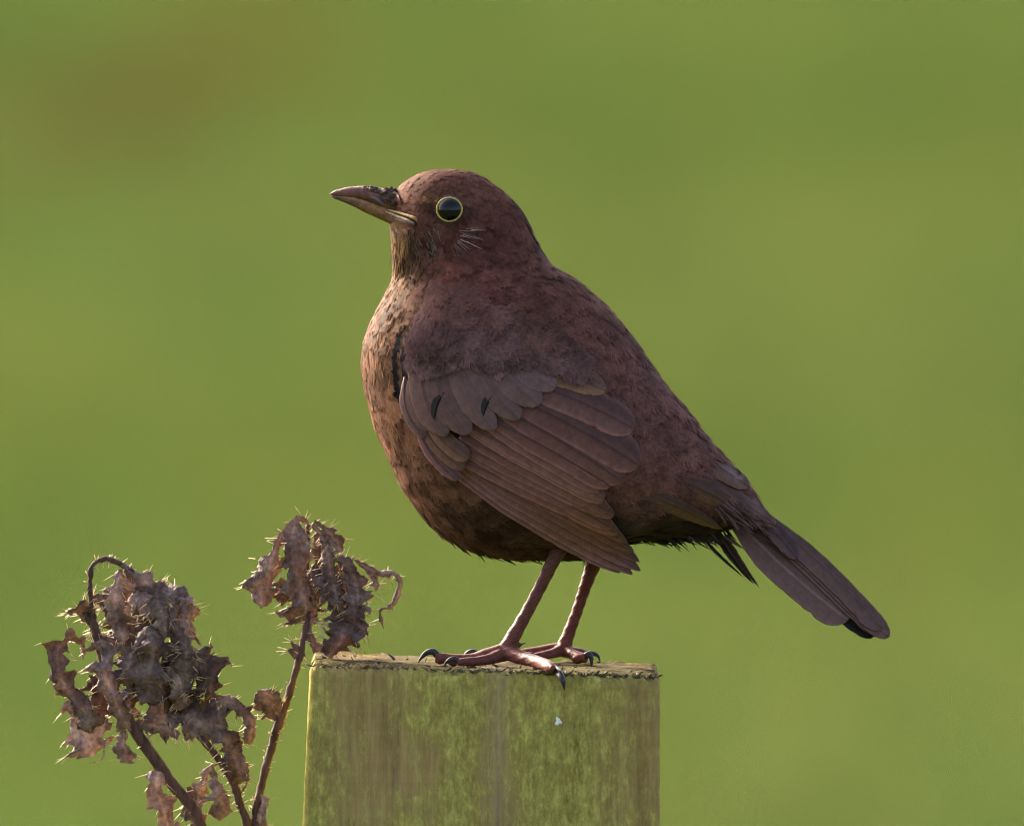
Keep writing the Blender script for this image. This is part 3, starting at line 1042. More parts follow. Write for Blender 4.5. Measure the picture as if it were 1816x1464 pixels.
def body_colour(si, fr, bx, by, n, r):
    back = lerp3(si, [0, 2, 5, 8, 13, 18, 22], [(0.112, 0.062, 0.036), (0.106, 0.056, 0.038), (0.074, 0.034, 0.024), (0.082, 0.040, 0.029), (0.108, 0.058, 0.050), (0.112, 0.060, 0.051), (0.100, 0.056, 0.048)])
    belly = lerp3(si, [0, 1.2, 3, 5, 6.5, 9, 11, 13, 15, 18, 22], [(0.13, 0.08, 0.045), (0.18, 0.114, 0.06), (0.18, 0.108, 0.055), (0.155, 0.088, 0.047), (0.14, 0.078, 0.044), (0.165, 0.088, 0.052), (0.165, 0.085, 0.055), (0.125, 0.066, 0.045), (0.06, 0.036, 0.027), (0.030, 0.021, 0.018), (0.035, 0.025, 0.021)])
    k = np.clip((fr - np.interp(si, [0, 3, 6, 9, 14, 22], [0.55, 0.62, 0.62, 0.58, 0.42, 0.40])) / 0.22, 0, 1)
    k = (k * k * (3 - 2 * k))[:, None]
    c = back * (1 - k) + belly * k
    tone = np.exp(r.normal(0, 0.08, n))[:, None]
    c = c * tone
    # dark centres scattered over throat and breast, darker ear patch and lores
    spot = (r.random(n) < np.interp(fr, [0.5, 0.7, 1], [0.0, 0.25, 0.36]))
    c = np.where(spot[:, None], c * 0.6, c)
    lore = np.exp(-(((bx - 750) / 20) ** 2 + ((by - 362) / 9) ** 2))[:, None]
    c = c * (1 - 0.6 * lore)
    moust = np.exp(-(((bx - 752 - (by - 420) * .15) / 9) ** 2 + ((by - 432) / 26) ** 2))[:, None]
    c = c * (1 - 0.7 * moust)
    earp = np.exp(-(((bx - 790) / 14) ** 2 + ((by - 425) / 10) ** 2))[:, None]
    c = c * (1 - 0.65 * earp)
    buff = np.exp(-(((bx - 750) / 16) ** 2 + ((by - 350) / 5) ** 2))[:, None]
    c = c + buff * np.array([0.16, 0.11, 0.03])
    crown = np.exp(-(((bx - 815) / 50) ** 2 + ((by - 352) / 14) ** 2))[:, None]
    c = c * (1 + crown * np.array([0.05, 0.25, 0.2]))
    auri = np.exp(-(((bx - 850) / 34) ** 2 + ((by - 415) / 38) ** 2))[:, None]
    c = c * (1 - 0.25 * auri)
    cheek = np.exp(-(((bx - 762) / 14) ** 2 + ((by - 430) / 18) ** 2))[:, None]
    c = c + cheek * np.array([0.05, 0.045, 0.03]) * (r.random(n) < .5)[:, None]
    return c, k[:, 0], spot


# the skin below carries the same colours, crevice shade painted in where the wing stands off
gs_ = np.repeat(np.arange(NS) / (NS - 1) * 22, NTH); gf_ = np.tile(np.interp(ct, [-1, 1], [1, 0]), NS)
ug, _, us_ = body_colour(gs_, gf_, BX.ravel(), BY.ravel(), NS * NTH, np.random.default_rng(2))
ug = np.where(us_[:, None], ug / 0.6, ug) * np.array([1.15, 1.0, 0.92]) * 0.6
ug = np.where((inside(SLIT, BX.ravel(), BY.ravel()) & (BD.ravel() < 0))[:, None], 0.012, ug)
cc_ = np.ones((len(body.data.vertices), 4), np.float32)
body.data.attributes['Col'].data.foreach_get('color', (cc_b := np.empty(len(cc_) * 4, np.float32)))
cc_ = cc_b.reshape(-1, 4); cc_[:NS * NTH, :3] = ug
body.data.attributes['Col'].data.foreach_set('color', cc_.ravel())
r1 = np.random.default_rng(5)
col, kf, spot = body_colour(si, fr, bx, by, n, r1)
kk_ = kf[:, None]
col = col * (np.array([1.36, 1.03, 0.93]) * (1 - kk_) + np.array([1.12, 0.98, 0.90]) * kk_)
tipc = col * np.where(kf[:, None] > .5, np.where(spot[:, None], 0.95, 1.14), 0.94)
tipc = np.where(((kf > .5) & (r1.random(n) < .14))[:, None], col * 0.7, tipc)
L = fsz / S * np.exp(r1.normal(0, 0.10, n)) * np.interp(si, [0, 4, 8, 22], [1.35, 1.35, 1.15, 1.12])
W = L * np.interp(si, [0, 3, 6, 10, 22], [0.24, 0.26, 0.32, 0.42, 0.38])
W = W * np.where((fr > .7) & (si < 6), 0.7, 1.0)
lift = np.interp(si, [0, 4, 8, 14, 22], [0.035, 0.04, 0.045, 0.055, 0.06]) * np.exp(r1.normal(0, 0.25, n))
lift = lift * np.where((fr > .8) & (si > 12), 1.3, 1.0)
h0 = np.full(n, 0.5 / S) + r1.random(n) * 0.8 / S
surf_body = lambda A, B: (samp(GRID, A, B), samp(NRM, A, B))
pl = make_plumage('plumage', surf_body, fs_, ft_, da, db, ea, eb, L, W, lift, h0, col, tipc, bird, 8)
pl['kind'] = 'stuff'
print('contour feathers', n)


# feathers laid on the wing surface (scapulars and lesser coverts)
def surf_map(Mp, out, side=-1):
    def f(A, B):
        d = mapsample(Mp, A, B) - out
        p = P(A, B, d if side < 0 else -d)
        gx_ = (mapsample(Mp, A + 6, B) - mapsample(Mp, A - 6, B)) / 12
        gy_ = (mapsample(Mp, A, B + 6) - mapsample(Mp, A, B - 6)) / 12
        nr = np.stack([gx_, -np.ones_like(gx_), -gy_], -1)
        if side > 0:
            nr[..., 1] *= -1
        nr /= np.linalg.norm(nr, axis=-1, keepdims=True)
        return p, nr
    return f


SCAP = np.array([(722, 562), (752, 535), (850, 535), (960, 575), (1035, 630), (1030, 652), (945, 640), (895, 652), (870, 650), (835, 632), (785, 648), (740, 632), (711, 625), (712, 590)], float)
LESS = np.array([(712, 600), (1000, 600), (960, 645), (890, 668), (840, 655), (785, 668), (740, 668), (710, 660)], float)


def scatter(poly, step, seed):
    r = np.random.default_rng(seed)
    lo_, hi_ = poly.min(0), poly.max(0)
    pts = []
    y = lo_[1]; row = 0
    while y < hi_[1]:
        x = lo_[0] + (row % 2) * step / 2
        while x < hi_[0]:
            pts.append((x + r.normal(0, step * .18), y + r.normal(0, step * .18)))
            x += step
        y += step * 0.7; row += 1
    p = np.array(pts)
    return p[inside(poly, p[:, 0], p[:, 1])]


def wing_contour(name, poly, step, Lpx, Wr, out, col, ang, seed, parent, side=-1, lift0=0.03):
    p = scatter(poly, step, seed)
    xl = np.interp(p[:, 1], [530, 560, 582, 620, 660, 720], [732, 728, 716, 710, 710, 714])
    p = p[p[:, 0] > xl + 3]
    r = np.random.default_rng(seed + 1)
    n = len(p)
    a0 = np.radians(ang(p[:, 0], p[:, 1]) + r.normal(0, 7, n))
    da_, db_ = np.cos(a0) * S, np.sin(a0) * S
    L_ = Lpx / S * np.exp(r.normal(0, .1, n))
    base = p - np.stack([np.cos(a0), np.sin(a0)], -1) * Lpx * 0.75
    bl = np.interp(base[:, 1], [500, 560, 582, 620, 660, 720], [746, 726, 712, 705, 704, 708]) + L_ * Wr * S * .8
    base[:, 0] = np.maximum(base[:, 0], bl)
    c = np.array(col)[None] * np.exp(r.normal(0, .12, (n, 1)))
    if name == 'scapulars':
        kb = np.clip((p[:, 1] - 548 - np.clip((p[:, 0] - 830) * 0.32, 0, 90)) / 45 + r.normal(0, .2, n), 0, 1)[:, None]
        c = c * kb + np.array((0.108, 0.046, 0.035)) * (1 - kb) * np.exp(r.normal(0, .1, (n, 1)))
    o = make_plumage(name, surf_map(WINGMAP, out, side), base[:, 0], base[:, 1], da_, db_, -db_, da_, L_, L_ * Wr, np.full(n, lift0) * np.exp(r.normal(0, .25, n)), r.random(n) * 2.0 / S, c, c * 0.92, parent, seed)
    o['kind'] = 'stuff'
    return o


# ------------------------------------------------------------------ flight feathers
def vane(name, base, tip, bend, wl, wr, depth_fn, layer, col, parent, tipr=0.18, edge=1.35, baser=0.25, seed=0, side=-1, camber=2.5, shaft=1.0, notch=True, pointed=0.0, tilt=0.0, nu=30, rise=None, contrast=1.0):
    r = np.random.default_rng(seed + 100)
    b0, t0 = np.array(base, float), np.array(tip, float)
    ax = t0 - b0; Lp = np.linalg.norm(ax); ax /= Lp
    pr = np.array([-ax[1], ax[0]])                  # lower side positive (py grows downwards)
    u = 1 - (1 - np.linspace(0, 1, nu)) ** 1.6
    vs = np.array([-1, -0.93, -0.7, -0.4, -0.12, 0, 0.12, 0.4, 0.7, 0.93, 1])
    x = np.linspace(0, 1, nu)
    sk = b0 + u[:, None] * Lp * ax + (np.sin(u * math.pi) * bend)[:, None] * pr
    tp = np.clip((1 - u) / tipr, 0, 1)
    endp = np.sqrt(np.clip(1 - (1 - tp) ** 2, 0, 1)) ** (1 + pointed)
    w = (baser + (1 - baser) * np.clip(u / 0.35, 0, 1) ** 0.8) * endp
    Vp = np.zeros((nu, len(vs), 2))
    for i in range(nu):
        for k, v in enumerate(vs):
            ww = (wr if v > 0 else wl) * w[i]
            sweep = -abs(v) ** 1.5 * 0.0
            Vp[i, k] = sk[i] + pr * v * ww + ax * sweep
    if notch:
        for q in range(2):
            i = r.integers(nu // 2, nu - 4); sd = r.choice([0, len(vs) - 1])
            Vp[i, sd] += (sk[i] - Vp[i, sd]) * 0.14
        Vp[1:-1, 0] += r.normal(0, 0.35, (nu - 2, 2)); Vp[1:-1, -1] += r.normal(0, 0.35, (nu - 2, 2))
    lay = layer if rise is None else (rise + (layer - rise) * np.clip(u / 0.75, 0, 1))[:, None]
    d = depth_fn(Vp[..., 0], Vp[..., 1]) - lay - camber * (1 - vs[None] ** 2) - tilt * vs[None] * w[:, None]
    d[:, 5] -= 1.3 * shaft
    W3 = P(Vp[..., 0], Vp[..., 1], d if side < 0 else -d)
    c = np.ones((nu, len(vs), 3)) * np.array(col)
    edgew = np.clip((np.abs(vs) - 0.7) / 0.3, 0, 1)[None, :, None]
    c = c * (1 + (edge - 1) * edgew * 0.85) * math.exp(r.normal(0, 0.07))
    c[:, 5] *= (1 - 0.4 * contrast) if shaft < 1.5 else 1.8
    inner = np.interp(vs, [-1, -0.3, 0.0, 0.5, 0.9, 1.0], [0.46, 0.54, 0.76, 1.0, 1.08, 1.15])[None, :, None]
    inner = 1 - contrast * (1 - inner)
    c = c * inner * (1 + 0.12 * (1 - u)[:, None, None] * -1)
    uv = np.stack([np.repeat((u * Lp)[:, None], len(vs), 1), vs[None] * np.where(vs > 0, wr, wl)[None] * np.ones((nu, 1))], -1)
    # give the vane thickness
    nvs = len(vs)
    back = P(Vp[..., 0], Vp[..., 1], (d + 0.9) if side < 0 else -(d + 0.9))
    V = np.vstack([W3.reshape(-1, 3), back.reshape(-1, 3)])
    F = grid_faces(nu, nvs)
    Fb = grid_faces(nu, nvs, off=nu * nvs)[:, ::-1]
    ring = np.concatenate([np.arange(nvs), np.arange(1, nu) * nvs + nvs - 1, (nu - 1) * nvs + np.arange(nvs - 2, -1, -1), np.arange(nu - 2, 0, -1) * nvs])
    r2 = np.roll(ring, -1)
    Fs = np.stack([ring, r2, r2 + nu * nvs, ring + nu * nvs], -1)
    o = mesh_obj(name, V, np.vstack([F, Fb, Fs]), M_FLIGHT, parent, vcol=np.vstack([c.reshape(-1, 3)] * 2), uv=np.vstack([uv.reshape(-1, 2)] * 2))
    return o


WD = lambda px, py: mapsample(WINGMAP, px, py)
C_TERT = (0.168, 0.070, 0.060)
C_SEC = (0.185, 0.079, 0.071)
C_PRI = (0.165, 0.075, 0.071)
C_COV = (0.142, 0.074, 0.068)
C_SCAP = (0.118, 0.058, 0.052)


def build_wing(side):
    # pad under the feathers: the folded arm
    xs_ = np.arange(690, 1140, 5); ys_ = np.arange(530, 1020, 5)
    cx = np.array([WING_OUT[:, 0].mean(), WING_OUT[:, 1].mean()])
    gx_, gy_ = np.meshgrid(xs_, ys_, indexing='ij')
    mk = np.ones(gx_.shape, bool)
    for ox, oy in ((8, 0), (-8, 0), (0, 8), (0, -8), (6, 6), (-6, -6)):
        mk &= inside(WING_OUT, gx_ + ox, gy_ + oy)
    cell_ok = mk[:-1, :-1] & mk[1:, :-1] & mk[1:, 1:] & mk[:-1, 1:]
    ids = -np.ones(gx_.shape, int); used = np.zeros(gx_.shape, bool)
    used[:-1, :-1] |= cell_ok; used[1:, :-1] |= cell_ok; used[1:, 1:] |= cell_ok; used[:-1, 1:] |= cell_ok
    ids[used] = np.arange(used.sum())
    I, J = np.nonzero(cell_ok)
    F = np.stack([ids[I, J], ids[I + 1, J], ids[I + 1, J + 1], ids[I, J + 1]], -1)
    d = WD(gx_[used], gy_[used])
    f_ = 1 if side < 0 else -1
    top_ = P(gx_[used], gy_[used], f_ * (d - 1)); bot = P(gx_[used], gy_[used], f_ * (d + 10))
    nv = len(d)
    from collections import Counter
    ed = Counter()
    for f in F:
        for a, b in ((0, 1), (1, 2), (2, 3), (3, 0)):
            ed[tuple(sorted((f[a], f[b])))] += 1
    walls = np.array([(a, b, b + nv, a + nv) for (a, b), k in ed.items() if k == 1])
    wing = mesh_obj('wing', np.vstack([top_, bot]), np.vstack([F, F[:, ::-1] + nv, walls]), M_SKIN, bird)
    def vn(name, *a, **k):
        seed = len(wing.children) + 1
        return vane(name, *a, parent=wing, side=side, seed=seed, **k)
    # primaries: lowest, showing as the long tip and the bright leading edge
    for i, (b, t, bd_) in enumerate([((780, 820), (1100, 1015), 6), ((784, 815), (1122, 1018), 5), ((788, 810), (1136, 1012), 3), ((792, 806), (1134, 996), 0), ((798, 800), (1124, 980), -3), ((802, 795), (1112, 962), -5)]):
        vn('primary_feather', b, t, bd_, 22, 13, WD, 2 + i * 3.0, C_PRI, tipr=0.26, pointed=0.35, edge=1.9 if i < 2 else 1.5, camber=2.2)
    # secondaries
    for i in range(7):
        k = i / 6
        b = np.array((786, 803)) * (1 - k) + np.array((835, 738)) * k
        t = np.array((1094, 946)) * (1 - k) + np.array((1064, 868)) * k
        t = t + np.array(([2, -3, 4, 0, -4, 3, 0][i], [0, 3, -4, -1, -5, 3, 2][i]))
        b = b + np.array(([0, 6, -5, 4, 0, -6, 3][i], [0, -3, 2, 3, -4, 2, 0][i]))
        vn('secondary_feather', b, t, -4 + 2 * k, 22, 15 + 2 * k, WD, 21 + i * 2.8, C_SEC, tipr=0.17, edge=1.6, camber=1.8)
    # tertials
    vn('tertial_feather', (862, 740), (1082, 861), -4, 30, 21, WD, 41, C_SEC, tipr=0.16, edge=1.8)
    vn('tertial_feather', (866, 712), (1102, 852), -5, 32, 27, WD, 43, C_TERT, tipr=0.16, edge=1.8)
    vn('tertial_feather', (878, 690), (1133, 824), -6, 38, 34, WD, 45, C_TERT, tipr=0.17, edge=1.8)
    vn('tertial_feather', (900, 668), (1124, 760), -8, 32, 31, WD, 47, C_TERT, tipr=0.20, edge=1.8)
    vn('tertial_feather', (945, 655), (1074, 692), -5, 24, 22, WD, 49, (0.20, 0.092, 0.058), tipr=0.35, edge=1.2)
    # primary coverts and alula
    vn('primary_covert', (738, 758), (811, 852), 8, 20, 10, WD, 34, C_PRI, tipr=0.25, edge=1.7)
    vn('primary_covert', (748, 756), (822, 832), 6, 20, 12, WD, 36, (0.175, 0.085, 0.06), tipr=0.25, edge=1.3)
    vn('primary_covert', (758, 752), (830, 815), 5, 20, 14, WD, 38, (0.18, 0.09, 0.065), tipr=0.25, edge=1.3)
    vn('alula_feather', (717, 668), (750, 777), 14, 20, 9, WD, 39, C_COV, tipr=0.3, edge=1.5, baser=0.1, contrast=.5)
    vn('alula_feather', (724, 674), (762, 764), 11, 22, 12, WD, 41, C_COV, tipr=0.3, edge=1.2, baser=0.1, contrast=.5)
    # greater coverts, overlapping like tiles
    gcv = [((744, 646), (790, 774), 12, 24, 24), ((764, 640), (832, 770), 11, 26, 27), ((808, 636), (876, 763), 10, 26, 24), ((836, 628), (921, 744), 8, 28, 24), ((868, 628), (957, 718), 6, 32, 26), ((900, 628), (985, 688), 3, 30, 24)]
    for i, (b, t, bd_, a_, c_) in enumerate(gcv):
        vn('greater_covert', b, t, bd_, a_, c_, WD, [50, 51.2, 52.4, 53.6, 54.8, 56][i], tuple(np.array(C_COV) * [1, .92, 1.03, .97, 1.05, 1][i]), tipr=0.42, edge=1.12, baser=0.9, camber=1.6, contrast=0.3)
    # dark slivers painting the shade in the gaps where two coverts part
    vn('covert_gap_shade', (788, 695), (770, 744), 5, 3, 10, WD, 53.0, (0.03, 0.022, 0.022), tipr=0.7, edge=1.0, baser=0.05, camber=0.0, notch=False)
    vn('covert_gap_shade', (877, 697), (857, 738), 4, 3, 10, WD, 54.4, (0.03, 0.022, 0.022), tipr=0.7, edge=1.0, baser=0.05, camber=0.0, notch=False)
    ang_l = lambda x, y: 62 - (x - 700) * 0.075
    wing_contour('lesser_coverts', LESS, 22, 42, 0.5, 57, C_COV, ang_l, 21, wing, side)
    ang_s = lambda x, y: np.clip(70 - (x - 700) * 0.14, 22, 75)
    wing_contour('scapulars', SCAP, 23, 56, 0.48, 60, C_SCAP, ang_s, 31, wing, side, 0.035)
    return wing


wingL = build_wing(-1)
wingR = build_wing(1)

# ------------------------------------------------------------------ tail
ax0, ax1 = np.array((1290., 890.)), np.array((1540., 1110.))
tdir = (ax1 - ax0) / np.linalg.norm(ax1 - ax0)
tnor = np.array([tdir[1], -tdir[0]])                  # towards the upper edge


def TD(px, py):
    q = (np.asarray(px) - ax0[0]) * tnor[0] + (np.asarray(py) - ax0[1]) * tnor[1]
    return 0.75 * q + 8


C_TAIL = (0.120, 0.060, 0.046)
tv, tf = tube([(1240, 870, -8), (1300, 905, 0), (1345, 940, 3)], [38, 26, 10], 20, 16, 0.8)
tail = mesh_obj('tail', tv, tf, M_SKIN, bird)
tl = [((1325, 925), (1549, 1129), 4, 16, 18, -6, (0.016, 0.013, 0.013), 1.0), ((1318, 912), (1560, 1127), 2, 16, 14, -3, (0.022, 0.017, 0.017), 1.0),  # dark under-feathers, the shade between the blades put into their colour
      ((1285, 906), (1468, 1078), 6, 20, 22, 0, C_TAIL, 1.1), ((1290, 904), (1488, 1092), 6, 26, 24, 3, C_TAIL, 1.1), ((1290, 904), (1504, 1099), 7, 27, 33, 6, (0.13, 0.066, 0.05), 1.3),
      ((1325, 900), (1562, 1124), -1, 26, 17, 9, (0.105, 0.053, 0.042), 1.25), ((1338, 898), (1577, 1129), -4, 17, 22, 12, (0.122, 0.061, 0.046), 1.3), ((1346, 905), (1566, 1114), -7, 14, 22, 15, (0.112, 0.056, 0.044), 1.2)]
for i, (b, t, bd_, a_, c_, ly, cc, ed) in enumerate(tl):
    vane('tail_feather', b, t, bd_, a_, c_, TD, ly, cc, tail, tipr=0.13, edge=ed, seed=40 + i, camber=1.0, contrast=0.45, shaft=2.0 if i in (4, 6) else 1.0, nu=34)
vane('tail_covert', (1330, 900), (1414, 990), -3, 15, 15, TD, 20, (0.105, 0.052, 0.044), tail, tipr=0.35, edge=1.1, seed=60)
BDm = lambda px, py: np.minimum(mapsample(BODYMAP, px, py), TD(px, py) - 18)
for i, (b, t, bd_, a_, c_, ly, cc) in enumerate([((1200, 838), (1332, 905), -6, 22, 22, 12, (0.15, 0.068, 0.05)), ((1255, 856), (1376, 930), -4, 13, 22, 16, (0.145, 0.066, 0.05)), ((1228, 806), (1330, 863), -4, 15, 20, 18, (0.145, 0.066, 0.046)), ((1170, 840), (1290, 892), -4, 24, 20, 10, (0.14, 0.064, 0.048))]):
    vane('tail_covert', b, t, bd_, a_, c_, BDm, ly * .75, cc, tail, tipr=0.4, edge=1.0, seed=70 + i, camber=5, baser=0.5, rise=-9)
vane('flank_feather', (1112, 862), (1282, 938), -3, 14, 15, BDm, 13, (0.135, 0.066, 0.04), tail, tipr=0.5, edge=1.0, seed=80, camber=4, baser=0.4, pointed=0.6, rise=-8)
for i, (b, t, w) in enumerate([((1235, 940), (1318, 1022), 3), ((1262, 940), (1338, 1036), 4.5), ((1282, 940), (1347, 1042), 4), ((1275, 940), (1342, 1036), 4)]):
    vane('undertail_covert', b, t, 3, w, w, lambda px, py: 0 * px + 10 - 6 * i, 0, (0.045, 0.028, 0.023) if i not in (2, 4) else (0.16, 0.10, 0.075), tail, tipr=0.6, edge=1.6, seed=90 + i, camber=1, pointed=0.5)


# ------------------------------------------------------------------ wisps: loose barbs on belly edge, ear streaks, vent fluff
def wisps(name, items, parent, bend=0.25, seed=2):
    """items: (px,py,d,angle_deg,len,width,colour)"""
    r = np.random.default_rng(seed)
    V, T, C = [], [], []
    for (x, y, d, a, l, w, c) in items:
        a = math.radians(a)
        k = r.normal(0, bend)
        n_ = 6
        i0 = len(V)
        for q in range(n_):
            u = q / (n_ - 1)
            aa = a + k * u
            cx_, cy_ = x + math.cos(a + k * u * .5) * l * u, y + math.sin(a + k * u * .5) * l * u
            ww = w * (1 - u) ** 0.7 * 0.5 + 0.12
            dd = d - 3 * math.sin(u * 2.2)
            V.append(P(cx_ - math.sin(aa) * ww, cy_ + math.cos(aa) * ww, dd)); V.append(P(cx_ + math.sin(aa) * ww, cy_ - math.cos(aa) * ww, dd + 1.2))
            C += [c, c]
        for q in range(n_ - 1):
            T.append((i0 + 2 * q, i0 + 2 * q + 1, i0 + 2 * q + 3, i0 + 2 * q + 2))
    o = mesh_obj(name, np.array(V), np.array(T), M_PLUM, parent, vcol=np.array(C))
    o['kind'] = 'stuff'
    return o


it = []
r2 = np.random.default_rng(77)
lowc = cat([(700, 845), (735, 898), (770, 938), (815, 968), (855, 985), (900, 992), (950, 990), (1000, 988), (1045, 992)], 200)
for q in range(240):
    i = r2.integers(48, 199)
    x, y = lowc[i]
    tx, ty = lowc[min(i + 1, 199)] - lowc[max(i - 1, 0)]
    a = math.degrees(math.atan2(ty, tx)) + r2.normal(4, 9)
    l = r2.uniform(14, 30)
    it.append((x - 10, y - 13 + r2.normal(0, 4), r2.normal(-5, 22), a, l, r2.uniform(1.5, 4.5), np.array((0.07, 0.042, 0.03)) * r2.uniform(.6, 1.5)))
for (x, y, a, l) in [(795, 945, 48, 30), (800, 948, 45, 45), (850, 972, 40, 34), (838, 962, 40, 40), (880, 978, 35, 40), (905, 985, 30, 30), (940, 985, 25, 30)]:
    for q in range(5):
        it.append((x + r2.normal(0, 4), y + r2.normal(0, 3), r2.normal(-15, 8), a + r2.normal(0, 5), l * r2.uniform(.7, 1.1), 4, np.array((0.04, 0.028, 0.022))))
for q in range(120):
    x = r2.uniform(1120, 1260)
    it.append((x, 950 + r2.normal(0, 4) + 4 * math.sin(x * .05), r2.normal(-5, 14), 15 + r2.normal(0, 10), r2.uniform(18, 34), 3.5, np.array((0.03, 0.022, 0.018)) * r2.uniform(.6, 1.7)))
for q in range(70):     # thigh feathering at the top of each shank
    fr_ = r2.random() < .5
    x, y, d = (993, 962, -92) if fr_ else (1058, 975, 80)
    it.append((x + r2.normal(0, 9), y + r2.normal(0, 6), d + r2.normal(0, 10), 112 + r2.normal(0, 8), r2.uniform(16, 34), 3, np.array((0.075, 0.045, 0.03)) * r2.uniform(.6, 1.5)))
for q in range(120):    # rump feathering that runs out over the tail base
    u = r2.random(); v = r2.random()
    x, y = 1290 + 70 * u - 30 * v, 868 + 50 * u + 34 * v
    h = body_hit(x, y)
    it.append((x, y, (h[0] if h else 0) - 9, 43 + r2.normal(0, 7), r2.uniform(22, 46), r2.uniform(2.5, 5), np.array((0.112, 0.058, 0.048)) * r2.uniform(.65, 1.25)))
for q in range(110):    # loose undertail fluff
    x = r2.uniform(1150, 1290)
    it.append((x, 944 + r2.normal(0, 5), r2.normal(-4, 16), 24 + (x - 1150) * .11 + r2.normal(0, 6), r2.uniform(20, 44), r2.uniform(3, 6), np.array((0.05, 0.032, 0.025)) * r2.uniform(.6, 1.7)))
wisps('belly_wisps', it, bird)

it = []
for (x, y, a, l, c) in [(822, 417, 10, 30, .34), (838, 410, 3, 26, .4), (818, 425, 22, 38, .38), (830, 428, 25, 30, .42), (812, 428, 38, 40, .28), (806, 433, 52, 36, .22), (826, 405, -4, 26, .22), (815, 410, 6, 34, .2), (800, 440, 62, 30, .16), (842, 422, 14, 22, .25)]:
    h = body_hit(x + 10, y + 5)
    for q in range(2):
        it.append((x + r2.normal(0, 2), y + r2.normal(0, 2), h[0] - 7, a + r2.normal(0, 3), l * r2.uniform(.7, 1), 1.1, np.array((c, c * .78, c * .62)) * .7))
for q in range(80):      # pale streaks down the throat and chin
    x, y = 699 + abs(r2.normal(0, 26)), r2.uniform(404, 512)
    h = body_hit(x, y)
    if not h: continue
    a = 88 + (x - 690) * 0.12 if y < 470 else 100
    b_ = r2.random()
    c = np.array((0.30, 0.19, 0.09)) * (0.6 + .5 * b_) * (1 - min(.6, (x - 699) / 110)) if b_ > .3 else np.array((0.06, 0.036, 0.024))
    it.append((x, y, h[0] - 5, a + r2.normal(0, 6), r2.uniform(22, 48), r2.uniform(1.0, 2.2), c))
for q in range(16):      # grey green flecks behind the gape
    x, y = r2.uniform(736, 782), r2.uniform(402, 448)
    h = body_hit(x, y)
    it.append((x, y, h[0] - 5.5, 62 + r2.normal(0, 10), r2.uniform(10, 22), 1.6, np.array((0.20, 0.16, 0.11)) * r2.uniform(.4, 1.1)))
for q in range(60):      # pale strands on the upper breast edge, rim light put into their colour
    x, y = r2.uniform(648, 715), r2.uniform(495, 660)
    h = body_hit(x, y)
    if not h: continue
    it.append((x, y, h[0] - 5.5, 118 - (y - 495) * 0.16 + r2.normal(0, 7), r2.uniform(14, 30), r2.uniform(1.4, 2.8), np.array((0.30, 0.18, 0.10)) * r2.uniform(.5, 1.3)))
wisps('face_streaks', it, bird, 0.12, 6)

# ------------------------------------------------------------------ bill
def loft(st, n, k, col_fn, name, mat, parent, flat=0.0):
    st_ = []
    for u, l, w in st:
        h = body_hit((u[0] + l[0]) / 2, (u[1] + l[1]) / 2)
        st_.append([u[0], u[1], l[0], l[1], max(w, -h[0] + 5) if h and u[0] > 704 else w])
    s = cat(np.array(st_, float), n)
    t = np.linspace(0, 2 * math.pi, k, endpoint=False)
    c_, s_ = np.cos(t), np.sin(t)
    m_ = (s[:, :2] + s[:, 2:4]) / 2; h_ = (s[:, :2] - s[:, 2:4]) / 2
    X = m_[:, None, 0] + c_ * h_[:, None, 0]; Y = m_[:, None, 1] + c_ * h_[:, None, 1]
    D = -np.sign(s_) * np.abs(s_) ** 0.85 * s[:, 4][:, None]
    V = P(X, Y, D)
    cc = col_fn(X, Y, np.broadcast_to(c_, X.shape))
    nv = n * k
    V = np.vstack([V.reshape(-1, 3), V[0].mean(0), V[-1].mean(0)])
    cc = np.vstack([cc.reshape(-1, 3), cc[0].mean(0), cc[-1].mean(0)])
    j = np.arange(k)
    F = [grid_faces(n, k, True), np.vstack([np.stack([np.full(k, nv), j, (j + 1) % k], -1), np.stack([np.full(k, nv + 1), (n - 1) * k + (j + 1) % k, (n - 1) * k + j], -1)])]
    v = V.copy()
    nz_ = vnoise(v, 900, 2.0)
    V[:, 2] += nz_ * 0.00014
    return mesh_obj(name, V, F, mat, parent, vcol=cc)


def c_upper(X, Y, c):
    f = np.clip((X - 585) / 150, 0, 1)[..., None]
    base = np.array((0.135, 0.056, 0.042)) * (1 - f) + np.array((0.115, 0.05, 0.028)) * f
    low = np.clip((-c - 0.45) / 0.4, 0, 1)[..., None] * np.clip((X - 650) / 60, 0, 1)[..., None]
    return base * (1 - low) + np.array((0.26, 0.16, 0.06)) * low


def c_lower(X, Y, c):
    f = np.clip((X - 600) / 90, 0, 1)[..., None]
    base = np.array((0.10, 0.055, 0.035)) * (1 - f) + np.array((0.24, 0.105, 0.035)) * f
    g_ = np.clip((X - 668) / 30, 0, 1)[..., None]
    base = base * (1 - g_) + np.array((0.10, 0.05, 0.035)) * g_
    up = np.clip((c - 0.35) / 0.4, 0, 1)[..., None]
    base = base * (1 - up) + np.array((0.36, 0.18, 0.065)) * up
    dn = np.clip((-c - 0.55) / 0.3, 0, 1)[..., None]
    return base * (1 - .6 * dn)


loft([((585, 343), (587, 347), 1.5), ((594, 338), (594, 348), 5), ((612, 333), (614, 350), 9), ((635, 330), (640, 355), 13), ((658, 330), (664, 363), 18), ((680, 334), (690, 373), 24), ((696, 336), (706, 379), 29), ((706, 342), (718, 383), 36)], 60, 28, c_upper, 'upper_mandible', M_BILL, bird)
loft([((588, 348), (590, 351), 1.5), ((602, 346), (606, 357), 5), ((622, 348), (628, 367), 9), ((645, 353), (650, 378), 14), ((668, 361), (672, 388), 20), ((692, 371), (694, 398), 28), ((715, 381), (716, 404), 38), ((736, 388), (736, 408), 47)], 60, 28, c_lower, 'lower_mandible', M_BILL, bird)
